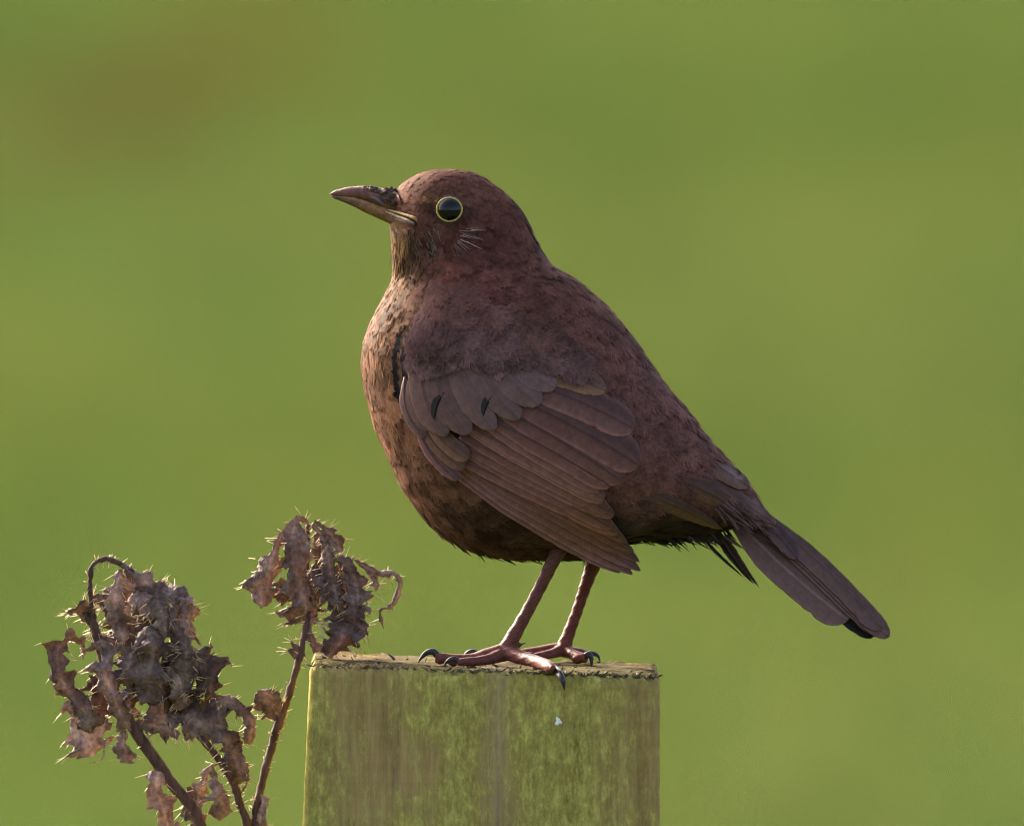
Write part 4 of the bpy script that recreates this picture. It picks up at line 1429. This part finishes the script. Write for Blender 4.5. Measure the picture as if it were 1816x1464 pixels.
# fleshy yellow gape at the corner of the bill
gd = lambda x, y, k: (x, y, min(body_hit(x, y)[0] - k, -24) if body_hit(x, y) else -24)
gv, gf = tube([gd(688, 372, 5), gd(706, 377, 8), gd(722, 382, 8), gd(735, 387, 7), gd(741, 393, 3)], [1.5, 2.2, 2.6, 3.0, 1.2], 26, 10)
mesh_obj('gape', gv, gf, mat_simple('gape_skin', (0.27, 0.165, 0.045), 0.5, 0.4, 0.4, 900, 0.6), bird)
gv, gf = tube([gd(684, 375, 5), gd(706, 384, 8), gd(722, 390, 8), gd(734, 396, 6)], [1.5, 2.4, 2.6, 1.6], 26, 10)
mesh_obj('gape', gv, gf, mat_simple('gape_skin_dull', (0.22, 0.15, 0.09), 0.45, 0.4, 0.5, 900, 0.6), bird)
# mud stuck to the bill
blobs = []
for (x, y, d, r) in [(651, 333, -7, 8), (662, 336, -12, 11), (672, 339, -15, 9), (685, 341, -20, 11), (694, 347, -24, 10), (688, 354, -27, 7), (697, 337, -10, 8), (699, 360, -31, 6)]:
    blobs.append(tube([(x - r * .9, y + r * .1, d), (x, y, d), (x + r * .9, y + r * .2, d)], [r * .35, r * .62, r * .3], 10, 10))
bv, bf = remesh(blobs, 0.00022, 'mud_tmp'); bf = [bf]
bv = bv + np.stack([vnoise(bv, 1100, k) for k in (1.0, 5.0, 9.0)], -1) * 0.0008
md = mesh_obj('mud', bv, bf, M_MUD, bird)
nv_, nf_ = tube([(654, 349, -14), (664, 351, -18), (674, 357, -22), (682, 364, -25)], [1, 3, 3, 1], 16, 10)
mesh_obj('nostril_plate', nv_, nf_, mat_simple('nostril_horn', (0.09, 0.07, 0.075), 0.5, 0.35, 0.3, 800, 0.5), bird)

# ------------------------------------------------------------------ eye
hd_, hn = body_hit(797, 373)
ec = P(797, 373, hd_ + 12)
en = np.array(hn); en = en / np.linalg.norm(en)
if en[1] > 0: en = -en
en = en * 0.5 + np.array([0, -1, 0]) * 0.5; en /= np.linalg.norm(en)
rE = 25 / S
nu_, nv2 = 40, 56
ph = np.linspace(0, math.pi, nu_); tt_ = np.linspace(0, 2 * math.pi, nv2, endpoint=False)
V = np.stack([np.sin(ph)[:, None] * np.cos(tt_), np.sin(ph)[:, None] * np.sin(tt_), np.cos(ph)[:, None] * np.ones_like(tt_)], -1).reshape(-1, 3) * rE + ec
eye = mesh_obj('eye', V, grid_faces(nu_, nv2, True), M_EYE, bird)
# ring: flattened torus hugging the ball
q = Vector(en).to_track_quat('Z', 'Y')
a1 = np.array(q @ Vector((1, 0, 0))); a2 = np.array(q @ Vector((0, 1, 0)))
t1 = np.linspace(0, 2 * math.pi, 72, endpoint=False); t2 = np.linspace(0, 2 * math.pi, 14, endpoint=False)
Rr = 21.3 / S; cr = ec + en * (13.5 / S)
rv = []
for a in t1:
    rad = math.cos(a) * a1 + math.sin(a) * a2
    wob = 1 + 0.05 * math.sin(9 * a) + 0.05 * math.sin(17 * a + 1) + 0.03 * math.sin(31 * a)
    for b in t2:
        rv.append(cr + rad * (Rr * (1.0 + 0.03 * math.cos(2 * a)) + 2.0 / S * wob * math.cos(b)) + en * (2.3 / S * wob * math.sin(b)))
mesh_obj('eye_ring', np.array(rv), np.vstack([grid_faces(72, 14, True), np.stack([71 * 14 + np.arange(14), np.arange(14), (np.arange(14) + 1) % 14, 71 * 14 + (np.arange(14) + 1) % 14], -1)]), M_RING, eye)
# skin bed under the ring so no gap opens beside the ball
bedv = []
for k, (rr_, hh_) in enumerate([(20, 9), (26, 8), (31, 0), (33, -14)]):
    for a in t1:
        bedv.append(ec + (math.cos(a) * a1 + math.sin(a) * a2) * rr_ / S + en * hh_ / S)
mesh_obj('eyelid', np.array(bedv), grid_faces(4, 72, True), mat_simple('dark_skin', (0.075, 0.045, 0.035), 0.8, 0.2, 0.5, 900, 0.6), eye)


# ------------------------------------------------------------------ thistles
def leaf(parent, path, hw, lobes=5, curl=1.6, twist=(0.0, 0.6), seed=0, spines=1.0, tone=1.0, crumple=1.0, trunc=False):
    """withered strip: rows (px,py,d); hw half widths along the path"""
    r = np.random.default_rng(seed + 500)
    nu = 64; nv = 13
    p = cat(np.array(path, float), nu)
    Wd = P(p[:, 0], p[:, 1], p[:, 2])
    T = np.gradient(Wd, axis=0); T /= np.linalg.norm(T, axis=1, keepdims=True) + 1e-12
    A = np.cross(T, np.array([0, 1.0, 0.02])); A /= np.linalg.norm(A, axis=1, keepdims=True) + 1e-12
    N = np.cross(A, T)
    u = np.linspace(0, 1, nu)
    tw = np.interp(u, np.linspace(0, 1, len(twist)), twist)
    A2 = A * np.cos(tw)[:, None] + N * np.sin(tw)[:, None]
    N2 = -A * np.sin(tw)[:, None] + N * np.cos(tw)[:, None]
    w = cat(np.array(hw, float)[:, None], nu)[:, 0]
    w = np.maximum(w, 0.8) * np.where(w > 5, 1.42, 1.0)
    if not trunc:
        w = w * np.clip((1 - u) / 0.06, 0.25, 1)
    vs = np.linspace(-1, 1, nv)
    phase = r.random(2) * 0.4
    lob = []
    for k in (0, 1):
        x = u * lobes + phase[k]
        fr_ = x - np.floor(x)
        saw = np.where(fr_ < 0.6, fr_ / 0.6, (1 - fr_) / 0.4)
        lob.append(0.50 + 0.62 * saw ** 1.2 + r.normal(0, 0.06, nu))
    cu = 0.72 * curl * (0.7 + 0.5 * np.sin(u * 5 + seed))
    V = np.zeros((nu, nv, 3))
    for k, v in enumerate(vs):
        l_ = lob[0] if v < 0 else lob[1]
        ww = w * (1 - abs(v) ** 1.5 + abs(v) ** 1.5 * l_)
        ang = v * cu
        x = np.sin(ang) / np.maximum(cu, 0.2) * 1.05
        z = (1 - np.cos(ang)) / np.maximum(cu, 0.2)
        V[:, k] = Wd + A2 * (x * ww / S)[:, None] + N2 * (z * ww / S)[:, None]
    flat = V.reshape(-1, 3)
    ds = np.stack([vnoise(flat, 130, seed * 1.7 + k * 5) + 0.32 * vnoise(flat, 330, seed * 2.1 + k * 7) + 0.35 * vnoise(flat, 800, seed + k * 3) for k in range(3)], -1)
    edge = np.tile(np.abs(vs), nu)[:, None]
    amp = np.repeat(np.clip(w, 3, 30), nv)[:, None]
    flat = flat + ds * amp / S * (0.30 + 0.42 * edge) * crumple
    V = flat.reshape(nu, nv, 3)
    F = grid_faces(nu, nv)
    # moth-eaten gaps
    holes = set()
    if max(hw) > 14:
        for q in range(2):
            if r.random() < 0.3:
                i = r.integers(8, nu - 8); k = r.integers(1, nv - 3)
                for di in range(r.integers(1, 4)):
                    for dk in range(r.integers(1, 3)):
                        holes.add((i + di) * (nv - 1) + min(k + dk, nv - 2))
    F = np.delete(F, sorted(h for h in holes if h < len(F)), 0)
    c = np.full((nu, nv, 3), tone * np.exp(r.normal(0.08, 0.22))) * (1 + 0.5 * np.exp(-(vs / 0.13) ** 2))[None, :, None] * np.array([1, .96, .93])
    c = c * (0.85 + 0.35 * (np.abs(vs) > .85))[None, :, None]
    parts = [(flat, [F])]
    cols = [c.reshape(-1, 3)]
    nF = len(F)
    # spines on the lobe tips
    sp = []
    ctr_ = V.mean(1)
    for k, kk in ((0, 0), (1, nv - 1)):
        l_ = lob[k]
        idx = [i for i in range(3, nu - 1) if l_[i] >= l_[i - 1] and l_[i] > l_[i + 1] and l_[i] > .8]
        extra = [i for i in range(4, nu - 2) if r.random() < 0.1]
        for i in idx + extra:
            if w[i] < 2.5 or r.random() > spines:
                continue
            b = V[i, kk]
            d = b - V[i, nv // 2]
            nd = np.linalg.norm(d)
            if nd < 1e-6: continue
            d = d / nd + T[i] * 0.35 + r.normal(0, 0.28, 3)
            d /= np.linalg.norm(d)
            sp.append((b - d * 2 / S, d, r.uniform(10, 27) / S, r.uniform(0.7, 1.25) / S))
    nsp = 0
    for (b, d, l, w0) in sp:
        q = np.cross(d, [0.3, 0.5, 0.8]); q /= np.linalg.norm(q); e = np.cross(d, q)
        ring = [b + w0 * (math.cos(a) * q + math.sin(a) * e) for a in (0, 2.094, 4.189)]
        m_ = b + d * l * 0.5
        ring2 = [m_ + w0 * .7 * (math.cos(a) * q + math.sin(a) * e) for a in (0, 2.094, 4.189)]
        vv = np.array(ring + ring2 + [b + d * l])
        ff = np.array([[0, 1, 4], [0, 4, 3], [1, 2, 5], [1, 5, 4], [2, 0, 3], [2, 3, 5], [3, 4, 6], [4, 5, 6], [5, 3, 6]])
        parts.append((vv, [ff])); cols.append(np.ones((7, 3)))
        nsp += len(ff)
    Vv, Ff = join(parts)
    fm_ = np.concatenate([np.zeros(nF), np.ones(nsp)]).astype(int)
    o = mesh_obj('leaf', Vv, Ff, parent=parent, vcol=np.vstack(cols), mats=[M_LEAF, M_SPINE], fmat=fm_)
    return o


def stem(parent, path, rad, seed, spn=26, n=90):
    v, f = tube(path, rad, n, 12)
    v = v + np.stack([vnoise(v, 500, seed + k) for k in range(3)], -1) * 0.0004
    parts = [(v, f)]
    nq = [len(x) for x in f]
    r = np.random.default_rng(seed)
    tri = []
    c = cat(np.array(path, float), n); rr_ = cat(np.array(rad, float)[:, None], n)[:, 0]
    sv = []
    for q in range(spn):
        i = r.integers(2, n - 2)
        t = c[i + 1] - c[i - 1]; t = t[:2] / (np.linalg.norm(t[:2]) + 1e-9)
        sd = r.choice([-1, 1])
        nr_ = np.array([-t[1], t[0]]) * sd
        b = c[i, :2] + nr_ * rr_[i] * .6
        l = r.uniform(5, 13)
        e = b + nr_ * l + t * r.normal(2, 4)
        dd = c[i, 2] + r.normal(0, rr_[i] * .7)
        vv, ff = tube([(b[0], b[1], dd), ((b[0] + e[0]) / 2, (b[1] + e[1]) / 2, dd), (e[0], e[1], dd + r.normal(0, 4))], [1.6, 1.0, 0.3], 4, 4)
        sv.append((vv, ff))
    Vb, Fb = join(parts); Vs, Fs = join(sv)
    V = np.vstack([Vb, Vs])
    F = [x for x in Fb] + [x + len(Vb) for x in Fs]
    fm_ = np.concatenate([np.zeros(len(x)) for x in Fb] + [np.ones(len(x)) for x in Fs]).astype(int)
    return mesh_obj('stem', V, F, parent=parent, mats=[M_STEM, M_SPINE], fmat=fm_, vcol=np.ones((len(V), 3)))


TH_GROUP = 'withered thistles beside the post'
t1_ = empty('thistle', (P(392, 1464, 0)[0], 0.0, 0), 'withered brown thistle with large drooping spiny leaf cluster, farther from the post', 'thistle', TH_GROUP)
stem(t1_, [(560, 7300, 40), (470, 3000, 20), (400, 1700, 5), (358, 1470, 0), (300, 1382, 0), (238, 1292, 0), (200, 1220, 5), (178, 1152, 5), (164, 1092, 0), (160, 1055, 0), (161, 1012, 0), (170, 997, 0), (190, 991, 0), (214, 1000, 0), (238, 1016, 0)], [16, 14, 12, 10, 10.5, 10.5, 9.5, 8.5, 6.5, 4.5, 4.2, 4.2, 4.5, 5, 5], 3, 60, 240)
stem(t1_, [(400, 1700, 5), (440, 1500, -5), (424, 1420, -5), (410, 1382, -5), (380, 1335, 0), (345, 1295, 0), (305, 1250, 10)], [10, 8, 7.5, 7, 6.5, 6, 5], 4, 30)
LL = [
    (([(186, 991, 0), (225, 1008, -5), (262, 1034, -10), (295, 1048, -10), (332, 1046, -8)], [5, 11, 13, 16, 22]), dict(lobes=5, curl=2.2, twist=(0.2, 0.6))),
    (([(215, 1022, 10), (255, 1050, -5), (300, 1062, -12), (338, 1060, -10)], [8, 24, 26, 20]), dict(lobes=5, curl=1.8, twist=(0.3, 0.9), trunc=True)),
    (([(212, 1008, -5), (205, 1050, -15), (208, 1095, -18), (222, 1142, -20)], [6, 12, 15, 14]), dict(lobes=5, curl=2.2, twist=(0.3, 0.0))),
    (([(276, 1048, -20), (282, 1080, -30), (290, 1108, -30), (294, 1130, -28)], [10, 17, 18, 12]), dict(lobes=4, curl=1.6, trunc=True)),
    (([(235, 1040, 45), (240, 1080, 50), (245, 1130, 45)], [22, 36, 30]), dict(lobes=4, curl=1.2, tone=0.8)),
    (([(318, 1060, 0), (332, 1095, -10), (330, 1135, -18), (326, 1175, -15)], [10, 20, 22, 18]), dict(lobes=5, curl=1.8)),
    (([(232, 1150, -20), (262, 1122, -35), (272, 1150, -45), (262, 1205, -40), (250, 1250, -30)], [8, 14, 26, 28, 16]), dict(lobes=5, curl=1.6, twist=(0.4, 0.0))),
    (([(258, 1140, 10), (270, 1185, 0), (282, 1230, -5), (296, 1285, -5)], [16, 26, 28, 14]), dict(lobes=5, curl=1.4, tone=0.85)),
    (([(146, 1168, 20), (142, 1140, 10), (122, 1130, -15), (104, 1150, -30), (106, 1190, -38), (132, 1232, -35), (152, 1270, -30), (162, 1300, -25)], [4, 8, 12, 15, 18, 21, 22, 19]), dict(lobes=8, curl=1.7, twist=(0.9, 0.2, 0.0))),
    (([(128, 1240, -10), (148, 1280, -18), (160, 1310, -20), (166, 1338, -18)], [14, 28, 33, 30]), dict(lobes=3, curl=1.0, trunc=True, crumple=.7)),
    (([(182, 1310, -18), (184, 1335, -18), (176, 1348, -18), (155, 1354, -18)], [3, 2, 2, 1]), dict(lobes=3, curl=1.0, spines=0, tone=1.6)),
    (([(226, 1160, 0), (196, 1158, -30), (184, 1180, -45), (196, 1220, -48), (215, 1262, -42), (232, 1296, -30)], [7, 18, 23, 19, 16, 10]), dict(lobes=6, curl=1.8, twist=(0.8, 0.2, 0.0))),
    (([(214, 1255, -20), (218, 1290, -20), (222, 1318, -20), (224, 1354, -20)], [6, 5, 14, 11]), dict(lobes=3, curl=1.4, trunc=True, spines=.3)),
    (([(300, 1200, 5), (335, 1180, 0), (368, 1192, -8), (376, 1222, -10), (368, 1245, -8)], [14, 30, 30, 22, 12]), dict(lobes=6, curl=1.2, twist=(0.2, 0.8), tone=0.95)),
    (([(270, 1215, 15), (310, 1225, 10), (335, 1255, 5), (325, 1290, 5)], [20, 34, 34, 20]), dict(lobes=5, curl=1.2, tone=0.85)),
    (([(295, 1262, 0), (335, 1272, -8), (375, 1280, -12), (405, 1290, -12)], [16, 28, 30, 20]), dict(lobes=4, curl=1.2, tone=0.95, twist=(0.1, 0.3))),
    (([(372, 1250, 5), (402, 1245, -5), (432, 1256, -15), (448, 1280, -20), (442, 1308, -15), (432, 1318, -10)], [10, 16, 16, 14, 13, 8]), dict(lobes=6, curl=2.2, twist=(0.6, 0.1, 0.8))),
    (([(380, 1292, -10), (402, 1312, -22), (418, 1342, -26), (424, 1370, -22), (412, 1390, -15)], [10, 18, 20, 18, 12]), dict(lobes=5, curl=1.4)),
    (([(426, 1392, 0), (412, 1362, 0), (390, 1353, 0), (370, 1362, 0), (362, 1385, 0), (352, 1412, 0), (356, 1436, 0)], [4, 4, 4, 6, 9, 13, 7]), dict(lobes=6, curl=2.4, spines=.5)),
    (([(378, 1358, -5), (378, 1385, -10), (388, 1412, -14), (404, 1444, -12)], [4, 12, 15, 13]), dict(lobes=4, curl=1.6, trunc=True, spines=.4)),
    (([(282, 1368, -10), (280, 1395, -18), (290, 1430, -20), (304, 1475, -18), (312, 1510, -10)], [13, 15, 19, 22, 20]), dict(lobes=3, curl=1.2, spines=.2, crumple=.7)),
    (([(168, 1100, 5), (150, 1082, -5), (134, 1080, -10), (130, 1092, -8)], [8, 15, 14, 6]), dict(lobes=3, curl=2.4, twist=(0.5, 1.2), tone=1.1)),
    (([(162, 1062, 5), (180, 1060, 5), (192, 1072, 0), (190, 1095, 0)], [5, 12, 12, 6]), dict(lobes=3, curl=2.0, tone=0.8)),
    (([(170, 1120, 5), (158, 1095, -5), (146, 1068, -8)], [7, 12, 6]), dict(lobes=3, curl=2.0, tone=0.6)),
    (([(240, 1160, -10), (200, 1140, -10), (165, 1150, -15), (140, 1158, -15)], [8, 10, 8, 4]), dict(lobes=5, curl=2.4, twist=(0.4, 1.2))),
    (([(300, 1150, -10), (312, 1190, -20), (325, 1225, -20), (335, 1250, -15)], [16, 22, 20, 8]), dict(lobes=4, curl=1.6)),
    (([(332, 1395, 10), (338, 1420, 5), (350, 1452, 5), (356, 1480, 5)], [6, 12, 14, 10]), dict(lobes=3, curl=1.8, tone=.75, spines=.5)),
    (([(430, 1360, -10), (440, 1372, -10), (436, 1392, -8), (426, 1408, -5)], [3, 3, 2.5, 3]), dict(lobes=3, curl=1.5, spines=.6, tone=.8)),
    (([(195, 1185, 20), (180, 1225, 25), (176, 1262, 20), (190, 1290, 15)], [12, 20, 18, 8]), dict(lobes=4, curl=1.6, tone=.8)),
    (([(215, 1080, 20), (236, 1110, 15), (232, 1160, 10), (215, 1200, 10)], [14, 26, 26, 16]), dict(lobes=4, curl=1.4, tone=.85)),
    (([(262, 1085, -10), (300, 1098, -22), (318, 1120, -22), (312, 1150, -15)], [10, 16, 18, 12]), dict(lobes=5, curl=2.0, twist=(0.8, 0.2))),
    (([(232, 1285, 0), (262, 1282, -6), (290, 1292, -8), (320, 1300, -4)], [10, 16, 15, 6]), dict(lobes=5, curl=1.6, tone=.8, twist=(0.4, 0.9))),
]
rl = np.random.default_rng(91)
for q in range(12):
    x, y = rl.uniform(195, 335), rl.uniform(1045, 1220)
    l = rl.uniform(50, 95); dx = rl.normal(0, 16); d_ = rl.uniform(-35, 45)
    w_ = rl.uniform(10, 20)
    LL.append((([(x, y, d_), (x + dx * .4, y + l * .35, d_ - 8), (x + dx, y + l * .7, d_ - 8), (x + dx * 1.4, y + l, d_)], [w_ * .4, w_, w_ * 1.1, w_ * .5]), dict(lobes=4, curl=2.0, twist=(rl.normal(0, .5), rl.normal(0, .5)), tone=rl.uniform(.75, 1.15))))
for i, (a, k) in enumerate(LL):
    leaf(t1_, *a, seed=i + 1, **k)

t2_ = empty('thistle', (P(470, 1464, 0)[0], 0.0, 0), 'withered thistle with smaller hanging leaf cluster on a thin stem next to the post', 'thistle', TH_GROUP)
stem(t2_, [(580, 7300, -20), (510, 3000, 20), (452, 1700, 0), (452, 1470, 0), (462, 1400, 0), (484, 1315, 0), (496, 1278, 0), (520, 1205, 0), (538, 1135, 0), (546, 1080, 0), (546, 1010, 5), (546, 955, 0), (545, 930, 0)], [14, 12, 9, 7.5, 7, 7.5, 8, 6, 6, 5, 4, 3.6, 3.5], 8, 80, 240)
RL = [
    (([(548, 930, 0), (532, 922, -10), (521, 945, -25), (520, 985, -35), (530, 1030, -38), (544, 1062, -35), (540, 1090, -25)], [4, 6, 14, 24, 23, 26, 12]), dict(lobes=5, curl=1.3, tone=1.0)),
    (([(528, 938, 0), (502, 946, -10), (488, 970, -15), (478, 1005, -22), (464, 1040, -25), (462, 1078, -20)], [4, 5, 8, 20, 28, 8]), dict(lobes=4, curl=1.3, twist=(0.2, -0.2), tone=1.1)),
    (([(535, 1020, 25), (540, 1055, 25), (545, 1085, 20), (548, 1112, 15)], [26, 36, 34, 10]), dict(lobes=4, curl=1.1, tone=0.75)),
    (([(552, 928, 0), (568, 948, -8), (582, 985, -15), (590, 1025, -18), (598, 1068, -18)], [4, 7, 11, 13, 12]), dict(lobes=5, curl=2.0)),
    (([(556, 922, 0), (578, 938, 0), (592, 955, -4), (608, 980, -6)], [4, 6, 14, 15]), dict(lobes=3, curl=1.4, tone=.85, trunc=True)),
    (([(592, 992, 0), (616, 1000, -12), (632, 1030, -20), (636, 1070, -22), (628, 1105, -18)], [6, 13, 15, 17, 10]), dict(lobes=5, curl=2.0)),
    (([(592, 1060, 8), (610, 1085, 2), (630, 1105, -4), (650, 1112, -6)], [16, 28, 27, 14]), dict(lobes=4, curl=1.2, tone=.85)),
    (([(618, 1100, -5), (612, 1125, -14), (598, 1145, -16), (582, 1164, -10)], [18, 27, 24, 16]), dict(lobes=3, curl=1.0, trunc=True, tone=1.0, crumple=.7)),
    (([(598, 985, 0), (625, 988, 0), (648, 1006, 0), (672, 1016, 0), (698, 1018, 0), (710, 1034, 0), (704, 1062, 0), (690, 1076, 0), (676, 1080, 0), (674, 1094, 0), (680, 1114, 0)], [2, 2, 7, 10, 9, 6, 6, 5, 3, 3.5, 4]), dict(lobes=9, curl=2.0, twist=(0.3, 0.6, 0.2), spines=.7)),
    (([(658, 1018, 0), (666, 1032, -3), (668, 1048, -3)], [4, 6, 3]), dict(lobes=2, curl=1.5, tone=.7)),
    (([(548, 1095, 5), (552, 1122, 0), (556, 1145, 0), (572, 1156, 0)], [3, 6, 7, 5]), dict(lobes=3, curl=1.8, spines=.5, tone=.8)),
    (([(500, 1282, 0), (484, 1258, -10), (466, 1238, -14), (456, 1226, -10)], [6, 18, 20, 8]), dict(lobes=4, curl=1.8, tone=1.2, twist=(0.2, 0.7))),
    (([(450, 1478, -10), (458, 1448, -16), (464, 1425, -14), (464, 1410, -10)], [14, 18, 16, 7]), dict(lobes=3, curl=1.8)),
    (([(534, 1145, 0), (526, 1156, -5), (522, 1170, -5)], [8, 12, 5]), dict(lobes=2, curl=1.3)),
    (([(634, 1082, 0), (646, 1076, -4), (656, 1082, -4), (654, 1090, -2)], [4, 6, 5, 3]), dict(lobes=2, curl=2.0, spines=.3)),
    (([(558, 945, 28), (562, 985, 30), (570, 1020, 28), (572, 1050, 25)], [6, 12, 14, 8]), dict(lobes=3, curl=1.5, tone=.8)),
    (([(600, 1000, 22), (606, 1030, 24), (612, 1062, 20), (606, 1085, 18)], [10, 18, 18, 10]), dict(lobes=4, curl=1.4, tone=.8)),
    (([(500, 1030, 20), (508, 1050, 22), (500, 1075, 20)], [12, 20, 10]), dict(lobes=3, curl=1.2, tone=.75)),
    (([(560, 1000, -14), (572, 1030, -22), (590, 1060, -22), (606, 1068, -18)], [8, 14, 12, 6]), dict(lobes=4, curl=1.9, twist=(0.3, 0.8))),
]
for i, (a, k) in enumerate(RL):
    leaf(t2_, *a, seed=i + 60, **k)
